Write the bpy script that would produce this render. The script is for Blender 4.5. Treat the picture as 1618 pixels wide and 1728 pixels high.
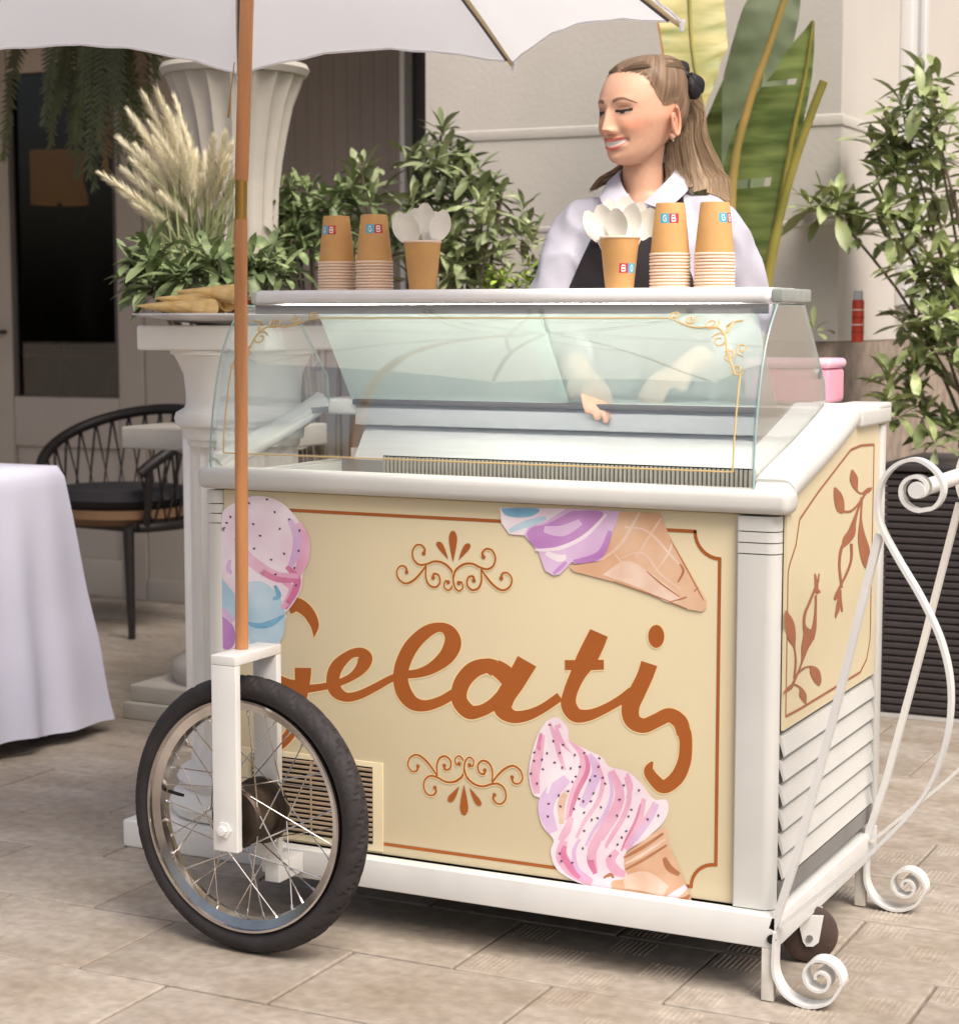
import bpy, bmesh, math, random
from mathutils import Vector, Matrix, noise
for o in list(bpy.data.objects): bpy.data.objects.remove(o, do_unlink=True)
scene = bpy.context.scene
col = scene.collection
R = math.radians
PI = math.pi

# ------------------------------------------------------------------ camera
YAW = R(26.4); PITCH = math.atan(330/3230); CAM = Vector((0.967, -3.089, 1.165))
cam_d = bpy.data.cameras.new('camera'); cam = bpy.data.objects.new('camera', cam_d); col.objects.link(cam)
cam.location = CAM; cam.rotation_euler = (PI/2-PITCH, 0, YAW)
cam_d.sensor_fit = 'HORIZONTAL'; cam_d.sensor_width = 36; cam_d.lens = 36*3230/1618
cam_d.clip_end = 400
cam_d.dof.use_dof = True; cam_d.dof.focus_distance = 3.5; cam_d.dof.aperture_fstop = 7.0
scene.camera = cam

# ------------------------------------------------------------------ sky and sun (bright overcast)
SUN_DIR = Vector((0.62, -0.42, 1.05)).normalized()
w = bpy.data.worlds.new('World'); scene.world = w; w.use_nodes = True
nt = w.node_tree; bg = nt.nodes['Background']
sky = nt.nodes.new('ShaderNodeTexSky'); sky.sky_type = 'NISHITA'; sky.sun_disc = False
sky.sun_elevation = math.asin(SUN_DIR.z); sky.sun_rotation = math.atan2(SUN_DIR.x, SUN_DIR.y)
sky.air_density = 1.0; sky.dust_density = 7.0; sky.ozone_density = 0.6
nt.links.new(sky.outputs[0], bg.inputs[0]); bg.inputs[1].default_value = 0.10
sun_d = bpy.data.lights.new('sun', 'SUN'); sun_d.energy = 2.2; sun_d.angle = R(34); sun_d.color = (1, .97, .92)
sun = bpy.data.objects.new('sun', sun_d); col.objects.link(sun)
sun.rotation_euler = SUN_DIR.to_track_quat('Z', 'Y').to_euler()
scene.view_settings.view_transform = 'Standard'; scene.view_settings.look = 'None'
scene.view_settings.exposure = 0.52; scene.view_settings.gamma = 1
scene.view_settings.use_curve_mapping = False
scene.render.engine = 'CYCLES'
scene.cycles.max_bounces = 10; scene.cycles.transparent_max_bounces = 16

# ------------------------------------------------------------------ helpers
def lin(c):
    return tuple(((v/255)/12.92 if v/255 <= .04045 else ((v/255+.055)/1.055)**2.4) for v in c)

def mat(name, c, rough=.55, metal=0., var=.12, scale=6., bump=0., bscale=80., rnd=0., spec=.4, c2=None,
        coat=0., attr=None, stretch=None, detail=4., trans=0., emit=None):
    m = bpy.data.materials.new(name); m.use_nodes = True
    n = m.node_tree.nodes; l = m.node_tree.links; b = n['Principled BSDF']
    tc = n.new('ShaderNodeTexCoord'); mp = n.new('ShaderNodeMapping'); l.new(tc.outputs['Object'], mp.inputs[0])
    if stretch: mp.inputs['Scale'].default_value = stretch
    ns = n.new('ShaderNodeTexNoise'); ns.inputs['Scale'].default_value = scale; ns.inputs['Detail'].default_value = detail
    l.new(mp.outputs[0], ns.inputs['Vector'])
    a = lin(c); bb = lin(c2) if c2 else None
    ramp = n.new('ShaderNodeValToRGB')
    lo = tuple(max(0, v*(1-var)) for v in a); hi = bb if bb else tuple(min(1, v*(1+var)) for v in a)
    ramp.color_ramp.elements[0].position = .3; ramp.color_ramp.elements[1].position = .7
    ramp.color_ramp.elements[0].color = (*lo, 1); ramp.color_ramp.elements[1].color = (*hi, 1)
    l.new(ns.outputs['Fac'], ramp.inputs[0]); src = ramp.outputs[0]
    if attr:
        at = n.new('ShaderNodeAttribute'); at.attribute_name = attr
        mx = n.new('ShaderNodeMix'); mx.data_type = 'RGBA'; mx.blend_type = 'MULTIPLY'; mx.inputs[0].default_value = 1
        l.new(at.outputs['Color'], mx.inputs[6]); l.new(src, mx.inputs[7]); src = mx.outputs[2]
    if rnd:
        oi = n.new('ShaderNodeObjectInfo'); hs = n.new('ShaderNodeHueSaturation')
        mr = n.new('ShaderNodeMapRange'); mr.inputs[3].default_value = 1-rnd; mr.inputs[4].default_value = 1+rnd
        l.new(oi.outputs['Random'], mr.inputs[0]); l.new(mr.outputs[0], hs.inputs['Value'])
        l.new(src, hs.inputs['Color']); src = hs.outputs[0]
    l.new(src, b.inputs['Base Color'])
    b.inputs['Roughness'].default_value = rough; b.inputs['Metallic'].default_value = metal
    b.inputs['Specular IOR Level'].default_value = spec
    if coat: b.inputs['Coat Weight'].default_value = coat; b.inputs['Coat Roughness'].default_value = .15
    if trans: b.inputs['Transmission Weight'].default_value = trans
    if emit: b.inputs['Emission Color'].default_value = (*lin(emit[0]), 1); b.inputs['Emission Strength'].default_value = emit[1]
    if bump:
        n2 = n.new('ShaderNodeTexNoise'); n2.inputs['Scale'].default_value = bscale; n2.inputs['Detail'].default_value = 5
        l.new(mp.outputs[0], n2.inputs['Vector'])
        bp = n.new('ShaderNodeBump'); bp.inputs['Strength'].default_value = bump; bp.inputs['Distance'].default_value = .004
        l.new(n2.outputs['Fac'], bp.inputs['Height']); l.new(bp.outputs[0], b.inputs['Normal'])
    return m

def glass_mat(name, tint, refl=1.0, opacity=0.0, rough=0.0):
    """clear pane: tinted transparency plus a Fresnel reflection"""
    m = bpy.data.materials.new(name); m.use_nodes = True
    n = m.node_tree.nodes; l = m.node_tree.links; n.remove(n['Principled BSDF'])
    out = n['Material Output']
    tr = n.new('ShaderNodeBsdfTransparent'); tr.inputs[0].default_value = (*tint, 1)
    gl = n.new('ShaderNodeBsdfGlossy'); gl.inputs['Roughness'].default_value = rough
    ge = n.new('ShaderNodeNewGeometry'); dt = n.new('ShaderNodeVectorMath'); dt.operation = 'DOT_PRODUCT'
    l.new(ge.outputs['Normal'], dt.inputs[0]); l.new(ge.outputs['Incoming'], dt.inputs[1])
    ab = n.new('ShaderNodeMath'); ab.operation = 'ABSOLUTE'; l.new(dt.outputs['Value'], ab.inputs[0])
    om = n.new('ShaderNodeMath'); om.operation = 'SUBTRACT'; om.inputs[0].default_value = 1; l.new(ab.outputs[0], om.inputs[1])
    pw = n.new('ShaderNodeMath'); pw.operation = 'POWER'; pw.inputs[1].default_value = 5; l.new(om.outputs[0], pw.inputs[0])
    fr = n.new('ShaderNodeMath'); fr.operation = 'MULTIPLY_ADD'; fr.inputs[1].default_value = .96; fr.inputs[2].default_value = .04; l.new(pw.outputs[0], fr.inputs[0])
    mu = n.new('ShaderNodeMath'); mu.operation = 'MULTIPLY'; mu.inputs[1].default_value = refl; mu.use_clamp = True
    l.new(fr.outputs[0], mu.inputs[0])
    mx = n.new('ShaderNodeMixShader'); l.new(mu.outputs[0], mx.inputs[0])
    l.new(tr.outputs[0], mx.inputs[1]); l.new(gl.outputs[0], mx.inputs[2]); last = mx
    if opacity:
        df = n.new('ShaderNodeBsdfDiffuse'); df.inputs[0].default_value = (.76, .85, .81, 1)
        m2 = n.new('ShaderNodeMixShader'); m2.inputs[0].default_value = opacity
        l.new(mx.outputs[0], m2.inputs[1]); l.new(df.outputs[0], m2.inputs[2]); last = m2
    l.new(last.outputs[0], out.inputs[0])
    return m

class MB:
    """collects shapes into one mesh"""
    def __init__(s): s.v = []; s.f = []; s.m = []; s.c = []
    def add(s, vs, fs, mi=0, c=None):
        o = len(s.v); s.v += [tuple(p) for p in vs]; s.f += [tuple(i+o for i in f) for f in fs]; s.m += [mi]*len(fs)
        s.c += [c or (1, 1, 1)]*len(vs); return s
    def box(s, x0, x1, y0, y1, z0, z1, mi=0, b=0):
        if b <= 0:
            vs = [(x, y, z) for z in (z0, z1) for y in (y0, y1) for x in (x0, x1)]
            fs = [(0, 2, 3, 1), (4, 5, 7, 6), (0, 1, 5, 4), (2, 6, 7, 3), (0, 4, 6, 2), (1, 3, 7, 5)]
            return s.add(vs, fs, mi)
        bm = bmesh.new(); bmesh.ops.create_cube(bm, size=1)
        for v in bm.verts: v.co = (((x0+x1)/2+v.co.x*(x1-x0)), ((y0+y1)/2+v.co.y*(y1-y0)), ((z0+z1)/2+v.co.z*(z1-z0)))
        bmesh.ops.bevel(bm, geom=bm.edges[:], offset=b, segments=3, affect='EDGES', profile=.5)
        bm.verts.index_update(); vs = [v.co[:] for v in bm.verts]; fs = [[v.index for v in f.verts] for f in bm.faces]; bm.free()
        return s.add(vs, fs, mi)
    def tube(s, pts, r, n=8, mi=0, cap=True, flat=1., c=None):
        pts = [Vector(p) for p in pts]; k = len(pts); rr = r if isinstance(r, (list, tuple)) else [r]*k
        vs = []; fs = []; up = None
        for i, p in enumerate(pts):
            t = (pts[min(i+1, k-1)]-pts[max(i-1, 0)])
            t = t.normalized() if t.length > 1e-9 else Vector((0, 0, 1))
            if up is None: up = Vector((0, 0, 1)) if abs(t.z) < .9 else Vector((1, 0, 0))
            a = t.cross(up); a = a.normalized() if a.length > 1e-6 else t.orthogonal().normalized()
            b = a.cross(t).normalized(); up = b
            for j in range(n):
                q = 2*PI*j/n; vs.append(p+(a*math.cos(q)+b*math.sin(q)*flat)*rr[i])
        for i in range(k-1):
            for j in range(n):
                fs.append((i*n+j, i*n+(j+1) % n, (i+1)*n+(j+1) % n, (i+1)*n+j))
        if cap: fs += [tuple(range(n-1, -1, -1)), tuple((k-1)*n+j for j in range(n))]
        return s.add(vs, fs, mi, c)
    def lathe(s, prof, n=32, c=(0, 0), mi=0, fl=None, ax='z', cap=True, sx=1., sy=1.):
        """prof: list of (radius, height); fl(angle, i) multiplies the radius"""
        vs = []; fs = []; k = len(prof)
        for i, (r, z) in enumerate(prof):
            for j in range(n):
                a = 2*PI*j/n; q = r*(fl(a, i) if fl else 1)
                x, y = c[0]+q*math.cos(a)*sx, c[1]+q*math.sin(a)*sy
                vs.append((x, y, z) if ax == 'z' else (x, z, y))
        for i in range(k-1):
            for j in range(n):
                f = (i*n+j, i*n+(j+1) % n, (i+1)*n+(j+1) % n, (i+1)*n+j)
                fs.append(f if ax == 'z' else f[::-1])
        if cap:
            fs.append(tuple(range(n-1, -1, -1)) if ax == 'z' else tuple(range(n)))
            t = tuple((k-1)*n+j for j in range(n)); fs.append(t if ax == 'z' else t[::-1])
        return s.add(vs, fs, mi)
    def ribbon(s, pts, y0, y1, th, mi=0):
        """flat bar bent in the XZ plane: centre line pts (x,z), running from y0 to y1, th thick"""
        k = len(pts); vs = []; fs = []
        for i in range(k):
            p = Vector(pts[i]); t = Vector(pts[min(i+1, k-1)])-Vector(pts[max(i-1, 0)])
            t = t.normalized(); nn = Vector((-t.y, t.x))*th/2
            a, b = p+nn, p-nn
            vs += [(a.x, y0, a.y), (a.x, y1, a.y), (b.x, y1, b.y), (b.x, y0, b.y)]
        for i in range(k-1):
            for j in range(4): fs.append((i*4+j, i*4+(j+1) % 4, (i+1)*4+(j+1) % 4, (i+1)*4+j))
        fs += [(3, 2, 1, 0), tuple((k-1)*4+j for j in range(4))]
        return s.add(vs, fs, mi)
    def build(s, name, mats, parent=None, smooth=True, loc=None, rot=None, sharp=40, colors=False, recalc=True):
        me = bpy.data.meshes.new(name); me.from_pydata(s.v, [], s.f)
        mats = mats if isinstance(mats, (list, tuple)) else [mats]
        for m in mats: me.materials.append(m)
        if len(mats) > 1: me.polygons.foreach_set('material_index', s.m)
        if recalc:
            bm = bmesh.new(); bm.from_mesh(me); bmesh.ops.recalc_face_normals(bm, faces=bm.faces[:]); bm.to_mesh(me); bm.free()
        if colors:
            at = me.color_attributes.new('Col', 'FLOAT_COLOR', 'POINT')
            at.data.foreach_set('color', [x for c in s.c for x in (*c, 1)])
        if smooth:
            me.polygons.foreach_set('use_smooth', [True]*len(me.polygons))
            me.set_sharp_from_angle(angle=R(sharp))
        me.update()
        return link(name, me, parent, loc, rot)

def link(name, me, parent=None, loc=None, rot=None):
    o = bpy.data.objects.new(name, me); col.objects.link(o)
    if parent: o.parent = parent
    if loc: o.location = loc
    if rot: o.rotation_euler = rot
    return o

def tag(o, label, cat, group=None):
    o['label'] = label; o['category'] = cat
    if group: o['group'] = group
    return o

def thing(name, label, cat, loc=(0, 0, 0), rz=0, group=None):
    return tag(link(name, None, None, loc, (0, 0, rz)), label, cat, group)

def smooth_path(pts, n=8, closed=False):
    """Catmull-Rom through points of any dimension"""
    P = [tuple(p) for p in pts]; out = []; k = len(P)
    for i in range(k-1):
        p0 = P[max(i-1, 0)]; p1 = P[i]; p2 = P[i+1]; p3 = P[min(i+2, k-1)]
        for j in range(n):
            t = j/n
            out.append(tuple(.5*((2*b)+(-a+c)*t+(2*a-5*b+4*c-d)*t*t+(-a+3*b-3*c+d)*t**3) for a, b, c, d in zip(p0, p1, p2, p3)))
    out.append(P[-1]); return out

# where a traced mark of the print lies on the flat panel that carries it
_fw = Vector((-math.sin(YAW)*math.cos(PITCH), math.cos(YAW)*math.cos(PITCH), -math.sin(PITCH)))
_rt = Vector((math.cos(YAW), math.sin(YAW), 0)); _up = _rt.cross(_fw)
def ray(px, py): return (_fw*3230+_rt*(px-809)-_up*(py-864))
def on_plane(px, py, axis, val):
    d = ray(px, py); return CAM+d*((val-CAM[axis])/d[axis])
# ================================================================== SETTING
def paving_mat():
    m = bpy.data.materials.new('paving_stone'); m.use_nodes = True
    n = m.node_tree.nodes; l = m.node_tree.links; b = n['Principled BSDF']
    g = n.new('ShaderNodeNewGeometry'); oi = n.new('ShaderNodeObjectInfo')
    n1 = n.new('ShaderNodeTexNoise'); n1.inputs['Scale'].default_value = 2.6; n1.inputs['Detail'].default_value = 8; n1.inputs['Roughness'].default_value = .62
    n2 = n.new('ShaderNodeTexNoise'); n2.inputs['Scale'].default_value = 38; n2.inputs['Detail'].default_value = 6
    mp = n.new('ShaderNodeMapping'); mp.inputs['Rotation'].default_value = (0, 0, .5); mp.inputs['Scale'].default_value = (1, 2.2, 1)
    l.new(g.outputs['Position'], mp.inputs[0]); l.new(mp.outputs[0], n1.inputs[0]); l.new(g.outputs['Position'], n2.inputs[0])
    r = n.new('ShaderNodeValToRGB'); e = r.color_ramp.elements
    e[0].position = .28; e[0].color = (*lin((140, 127, 112)), 1); e[1].position = .72; e[1].color = (*lin((182, 172, 160)), 1)
    x = r.color_ramp.elements.new(.42); x.color = (*lin((154, 142, 128)), 1)
    x = r.color_ramp.elements.new(.55); x.color = (*lin((165, 154, 142)), 1)
    l.new(n1.outputs['Fac'], r.inputs[0])
    r2 = n.new('ShaderNodeMapRange'); r2.inputs[1].default_value = .3; r2.inputs[2].default_value = .7; r2.inputs[3].default_value = .8; r2.inputs[4].default_value = 1.1
    l.new(n2.outputs['Fac'], r2.inputs[0])
    hs = n.new('ShaderNodeHueSaturation'); l.new(r.outputs[0], hs.inputs['Color'])
    mr = n.new('ShaderNodeMapRange'); mr.inputs[3].default_value = .86; mr.inputs[4].default_value = 1.1; l.new(oi.outputs['Random'], mr.inputs[0])
    mu = n.new('ShaderNodeMath'); mu.operation = 'MULTIPLY'; l.new(mr.outputs[0], mu.inputs[0]); l.new(r2.outputs[0], mu.inputs[1])
    l.new(mu.outputs[0], hs.inputs['Value']); l.new(hs.outputs[0], b.inputs['Base Color'])
    b.inputs['Roughness'].default_value = .62; b.inputs['Specular IOR Level'].default_value = .35
    bp = n.new('ShaderNodeBump'); bp.inputs['Strength'].default_value = .35; bp.inputs['Distance'].default_value = .004
    l.new(n2.outputs['Fac'], bp.inputs['Height']); l.new(bp.outputs[0], b.inputs['Normal'])
    return m
M_pave = paving_mat()
M_grout = mat('paving_joint', (120, 109, 98), rough=.95, var=.3, scale=30)
M_far = mat('ground_far', (150, 138, 124), rough=.9, var=.15, scale=1.5)
g = MB().box(-60, 60, -60, 60, -.2, -.03).build('ground', M_far, smooth=False); g['kind'] = 'structure'
pv = MB().box(-6.2, 4.4, -6.4, 5.4, -.029, -.006).build('paving', M_grout, smooth=False); pv['kind'] = 'structure'
random.seed(4)
_tiles = {}
def tile_mesh(wd, hd, ribs=False):
    k = (wd, hd, ribs)
    if k in _tiles: return _tiles[k]
    b = MB().box(-wd/2, wd/2, -hd/2, hd/2, -.02, 0, b=.004)
    if ribs:                                     # raised anti-slip ribs in little blocks
        nx, ny = 4, 3; bw, bh = wd/nx, hd/ny
        for i in range(nx):
            for j in range(ny):
                if (i+j) % 2: continue
                for q in range(8):
                    x = -wd/2+i*bw+bw*(.1+.8*(q+.5)/8); y0 = -hd/2+j*bh+.012; y1 = y0+bh-.024
                    b.add([(x-.0028, y0, -.001), (x+.0028, y0, -.001), (x+.0028, y1, -.001), (x-.0028, y1, -.001), (x, y0+.004, .0022), (x, y1-.004, .0022)],
                          [(0, 1, 4), (1, 2, 5, 4), (2, 3, 5), (3, 0, 4, 5)])
    o = b.build('paving_tile', M_pave, smooth=False); me = o.data; bpy.data.objects.remove(o); _tiles[k] = me; return me
TW, TH = .40, .30
for j in range(-4, 14):
    y = .18+TH*j+TH/2
    off = (.0 if j % 2 else .20)+random.uniform(-.012, .012)
    for i in range(-13, 3):
        x = .23+off+TW*i+TW/2
        if y < -.9 or y > 4.4: continue
        o = link('paving_tile', tile_mesh(TW-.005, TH-.005, i >= -2 and j in (-1, 0, -2, 1, 2) and not (i > 1)), pv, (x, y, random.uniform(-.0012, .0006)),
                 (random.uniform(-.002, .002), random.uniform(-.002, .002), 0))

# ---------------- building
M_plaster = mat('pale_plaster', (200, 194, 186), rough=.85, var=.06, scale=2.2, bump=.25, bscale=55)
M_plaster_dk = mat('taupe_plaster', (146, 136, 130), rough=.85, var=.07, scale=3, bump=.15, bscale=40)
M_plinth = mat('rough_stone', (148, 134, 122), rough=.95, var=.3, scale=14, bump=1., bscale=26)
M_white_trim = mat('white_trim', (215, 214, 212), rough=.5, var=.03)
M_dark_gap = mat('dark_metal', (84, 80, 78), rough=.6, var=.1)
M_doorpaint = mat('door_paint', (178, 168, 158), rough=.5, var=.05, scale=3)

bw = thing('building_wall', 'pale beige plaster wall corner with string courses behind the woman', 'wall')
MB().box(-2.056, -.65, 2.6, 5.4, 1.09, 3.4).build('wall', M_plaster, bw, smooth=False)
MB().box(-2.054, -.652, 2.54, 5.38, 0, 1.088).build('plinth', M_plinth, bw, smooth=False)
for z0, z1, d in ((1.735, 1.77, .004), (1.435, 1.455, .003)):
    MB().box(-2.05, -.64, 2.6-d, 2.605, z0, z1, b=.004).build('string_course', M_plaster, bw)
    MB().box(-.652, -.65+d, 2.6-d+.014, 5.3, z0+.0005, z1+.0005, b=.004).build('string_course', M_plaster, bw)
# tall window on the receding side of the corner
wf = MB(); wf.box(-.65, -.61, 3.28, 3.36, 1.2, 3.2, b=.004).build('window_frame', M_white_trim, bw)
MB().box(-.645, -.625, 3.36, 3.46, 1.2, 3.2).build('window_pane', glass_mat('window_glass', (.5, .55, .6), 3), bw, smooth=False)
MB().box(-.65, -.61, 3.46, 3.52, 1.2, 3.2, b=.004).build('window_frame', M_white_trim, bw)
# cream building seen past the corner
M_cream = mat('cream_wall', (205, 198, 186), rough=.9, var=.05, bump=.2, bscale=30)
fb = MB().box(-.2, 4.6, 5.42, 6.2, -.02, 4).build('garden_wall', M_cream, smooth=False)
tag(fb, 'light cream wall glimpsed far right behind the potted shrub', 'wall')

cw = thing('cafe_wall', 'shaded cafe front wall with taupe panel beside the glass door', 'wall')
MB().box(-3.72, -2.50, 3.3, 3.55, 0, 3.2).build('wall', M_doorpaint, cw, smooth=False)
MB().box(-3.06, -2.51, 3.262, 3.296, 1.15, 3.1, b=.004).build('panel', M_plaster_dk, cw)
for k in range(9):
    x = -3.03+k*.058
    MB().box(x, x+.0572, 3.258, 3.2615, 1.17, 3.05, b=.0012).build('slat', M_plaster_dk, cw)
MB().box(-2.505, -2.485, 3.24, 3.30, .2, 3.1).build('trim', M_white_trim, cw, smooth=False)
MB().box(-2.48, -2.0, 3.32, 3.5, 0, 3.2).build('recess', M_dark_gap, cw, smooth=False)
MB().box(-4.9, -3.722, 3.3, 3.55, 2.42, 3.2).build('lintel', M_doorpaint, cw, smooth=False)
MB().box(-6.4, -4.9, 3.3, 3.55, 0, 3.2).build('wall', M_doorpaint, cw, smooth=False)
MB().box(-3.72, -2.5, 3.285, 3.2985, 0.0, .09, b=.003).build('skirting', M_doorpaint, cw)

# glass door
M_doorglass = glass_mat('door_glass', (.62, .6, .56), 1.6)
gd = thing('glass_door', 'glazed cafe door with pale frame and dark room behind', 'door')
MB().box(-3.85, -3.724, 3.29, 3.35, 0, 2.40, b=.006).build('stile', M_doorpaint, gd)
MB().box(-4.60, -4.40, 3.29, 3.35, 0, 2.40, b=.006).build('stile', M_doorpaint, gd)
MB().box(-4.398, -3.852, 3.292, 3.348, 2.17, 2.398, b=.006).build('top_rail', M_doorpaint, gd)
MB().box(-4.398, -3.852, 3.292, 3.348, .62, .83, b=.006).build('middle_rail', M_doorpaint, gd)
MB().box(-4.398, -3.852, 3.292, 3.348, 0, .16, b=.006).build('bottom_rail', M_doorpaint, gd)
MB().box(-4.398, -3.852, 3.312, 3.335, .162, .618).build('lower_panel', M_doorpaint, gd, smooth=False)
MB().box(-4.398, -3.852, 3.318, 3.324, .832, 2.168).build('pane', M_doorglass, gd, smooth=False)
for x0, x1, z0, z1 in ((-4.398, -4.38, .83, 2.17), (-3.87, -3.852, .83, 2.17)):
    MB().box(x0, x1, 3.30, 3.312, z0, z1).build('glazing_bead', M_dark_gap, gd, smooth=False)
MB().tube([(-4.43, 3.285, 1.10), (-4.43, 3.25, 1.10), (-4.50, 3.245, 1.10)], .009).build('handle', M_dark_gap, gd)
# dim room behind it
M_room = mat('dim_room', (120, 98, 80), rough=.9, var=.2)
rm = MB(); rm.box(-6.4, -2.0, 6.2, 6.3, 0, 3.2).box(-6.4, -6.3, 3.55, 6.2, 0, 3.2).box(-2.1, -2.0, 3.551, 6.2, 0, 3.2).box(-6.4, -2.0, 3.552, 6.3, 3.1, 3.2)
rm = rm.build('room', M_room, smooth=False); rm['kind'] = 'structure'
M_black = mat('black_lacquer', (24, 22, 22), rough=.45, var=.2)
bt = thing('bar_table', 'dark round bar table dimly seen through the glass door', 'table', (-4.62, 4.1, 0))
MB().lathe([(.0, .98), (.30, .98), (.31, .995), (.30, 1.01), (0, 1.01)], 32, cap=False).build('table_top', mat('dim_wood', (96, 70, 50), rough=.5), bt)
MB().lathe([(.16, .978), (.09, .9), (.06, .7), (.05, .3), (.2, .03), (.22, 0)], 24).build('pedestal', M_black, bt)
lp = thing('floor_lamp', 'amber drum lampshade glowing inside behind the glass door', 'lamp', (-5.18, 4.6, 0))
MB().lathe([(.14, 1.72), (.14, 1.98)], 32, cap=False).build('lamp_shade', mat('amber_shade', (190, 130, 60), rough=.8, emit=((170, 120, 66), .18)), lp)
MB().tube([(0, 0, .02), (0, 0, 1.8)], .012).build('pole', M_black, lp)
MB().lathe([(.14, 0), (.14, .02), (.02, .03)], 24).build('base', M_black, lp)
fs = thing('cafe_figure_stand', 'tall black draped stand inside the dim room', 'stand', (-4.72, 4.35, 0))
MB().lathe([(.2, 1.0), (.24, 1.2), (.22, 1.45), (.10, 1.62), (.06, 1.7), (.09, 1.8), (.08, 1.9), (.02, 1.96)], 20).build('drape', M_black, fs)
MB().tube([(0, 0, 0), (0, 0, 1.1)], .03).build('pole', M_black, fs)

pr = MB().box(-6.4, -2.25, 1.15, 3.3, 2.50, 2.60).build('shade_roof', M_doorpaint, smooth=False)  # out-of-view slab, added and drawn forward to darken the cafe side
tag(pr, 'unseen flat roof slab added to shade the cafe front', 'roof')
# ================================================================== GELATO CART
M_white = mat('white_enamel', (218, 217, 214), rough=.38, var=.07, scale=7, spec=.5, detail=8)
M_plastic = mat('grey_white_plastic', (204, 203, 198), rough=.42, var=.05, scale=5, spec=.5, detail=8)
M_creamp = mat('cream_vinyl', (217, 203, 169), rough=.38, var=.03, scale=2.2, spec=.5)
M_brown = mat('brown_vinyl', (166, 92, 40), rough=.4, var=.06, scale=8)
M_halo = mat('pale_vinyl_edge', (232, 208, 160), rough=.4, var=.02)
M_brown2 = mat('russet_vinyl', (160, 96, 62), rough=.4, var=.1, scale=20)
M_steel = mat('brushed_steel', (235, 235, 235), rough=.32, metal=.55, var=.05, scale=4, stretch=(1, 30, 30))
M_grey = mat('grey_aluminium', (150, 150, 150), rough=.4, metal=.7, var=.06)
M_chrome = mat('worn_chrome', (205, 200, 196), rough=.16, metal=1, var=.2, scale=14)
M_rubber = mat('tyre_rubber', (44, 40, 41), rough=.7, var=.25, scale=20, bump=.3, bscale=120)
M_dark = mat('dark_void', (20, 19, 18), rough=.8, var=.1)
M_hub = mat('greasy_hub', (70, 60, 52), rough=.45, metal=.7, var=.35, scale=25)
M_glass = glass_mat('display_glass', (.982, .992, .988), 3.0)
M_glass_green = glass_mat('rear_glass', (.86, .94, .905), 1.5, opacity=.40)
M_frame = mat('grey_frame', (182, 184, 186), rough=.45, var=.04)
M_gold = mat('pale_gold_line', (206, 178, 124), rough=.4, var=.05)

cart = thing('gelato_cart', 'cream and white gelato cart with curved glass display and spoked wheel', 'cart')
X0, X1, YB = -1.15, 0.0, .60
# ---- cabinet
cab = MB(); cab.box(X0+.01, X1-.02, .012, YB, .15, .70, b=.006)
cab.box(X0+.012, X0+.045, .013, YB, .69, .835).box(X1-.06, X1-.0205, .013, YB, .69, .86)
cab.build('cabinet', M_plastic, cart)
fpan = MB().box(X0+.03, X1-.07, .0, .02, .151, .832, b=.002).build('front_panel', M_creamp, cart)
# rounded corner posts
def post(x0, x1, y0, y1, r, name='corner_post'):
    prof = []
    for cx, cy, a0 in ((x1-r, y1-.004, 0), (x0+.004, y1-.004, 1), (x0+.004, y0+.004, 2), (x1-r, y0+r, 3)):
        rr = r if a0 == 3 else .004
        for q in range(7):
            a = PI/2*a0+PI/2*q/6
            px, py = cx+rr*math.cos(a), cy+rr*math.sin(a)
            if a0 == 0: px = x1-.004+.004*math.cos(a)
            prof.append((px, py))
    b = MB()
    for z0, z1, e in ((.152, .765, 0), (.767, .784, .0015), (.786, .803, .0015), (.805, .83, .0015)):
        cxm = (x0+x1)/2; cym = (y0+y1)/2
        vs = [(cxm+(p[0]-cxm)*(1+e*8), cym+(p[1]-cym)*(1+e*8), z) for z in (z0, z1) for p in prof]; n = len(prof)
        b.add(vs, [(i, (i+1) % n, n+(i+1) % n, n+i) for i in range(n)]+[tuple(range(n-1, -1, -1)), tuple(range(n, 2*n))])
    return b.build(name, M_plastic, cart, sharp=50)
post(-.074, -.001, -.012, .014, .0225)
post(X0-.004, X0+.03, -.008, .05, .02)
# ---- side panel (right end) with curved top edge
def rail_z(y):   # height of the side rail's underside along its length
    pts = [(-.03, .842), (.0, .848), (.05, .866), (.12, .884), (.213, .904), (.30, .925), (.379, .946), (.42, .957), (.66, .957)]
    for (a, za), (b, zb) in zip(pts, pts[1:]):
        if y <= b: return za+(zb-za)*(y-a)/(b-a)
    return pts[-1][1]
ys = [.0145+(.605-.0145)*i/24 for i in range(25)]
vs = []; fs = []
for xx in (.0, .005):
    for y in ys: vs += [(xx, y, .462), (xx, y, rail_z(y)+.006)]
for k in range(2):
    o = k*50
    for i in range(24): fs.append((o+2*i, o+2*i+2, o+2*i+3, o+2*i+1))
for i in range(24): fs += [(2*i, 2*i+2, 52+2*i, 50+2*i), (2*i+1, 2*i+3, 53+2*i, 51+2*i)]
fs += [(0, 1, 51, 50), (48, 49, 99, 98)]
spanel = MB().add(vs, fs).build('side_panel', M_creamp, cart, smooth=False)
post2 = MB().box(-.03, .012, .607, .640, .17, .957, b=.008).build('corner_post', M_plastic, cart)
MB().box(X0+.01, -.031, .602, .632, .15, .957, b=.004).build('back_panel', M_plastic, cart)
MB().box(X0-.003, X0+.008, .052, .60, .16, .86, b=.003).build('left_side_panel', M_plastic, cart)
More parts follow.
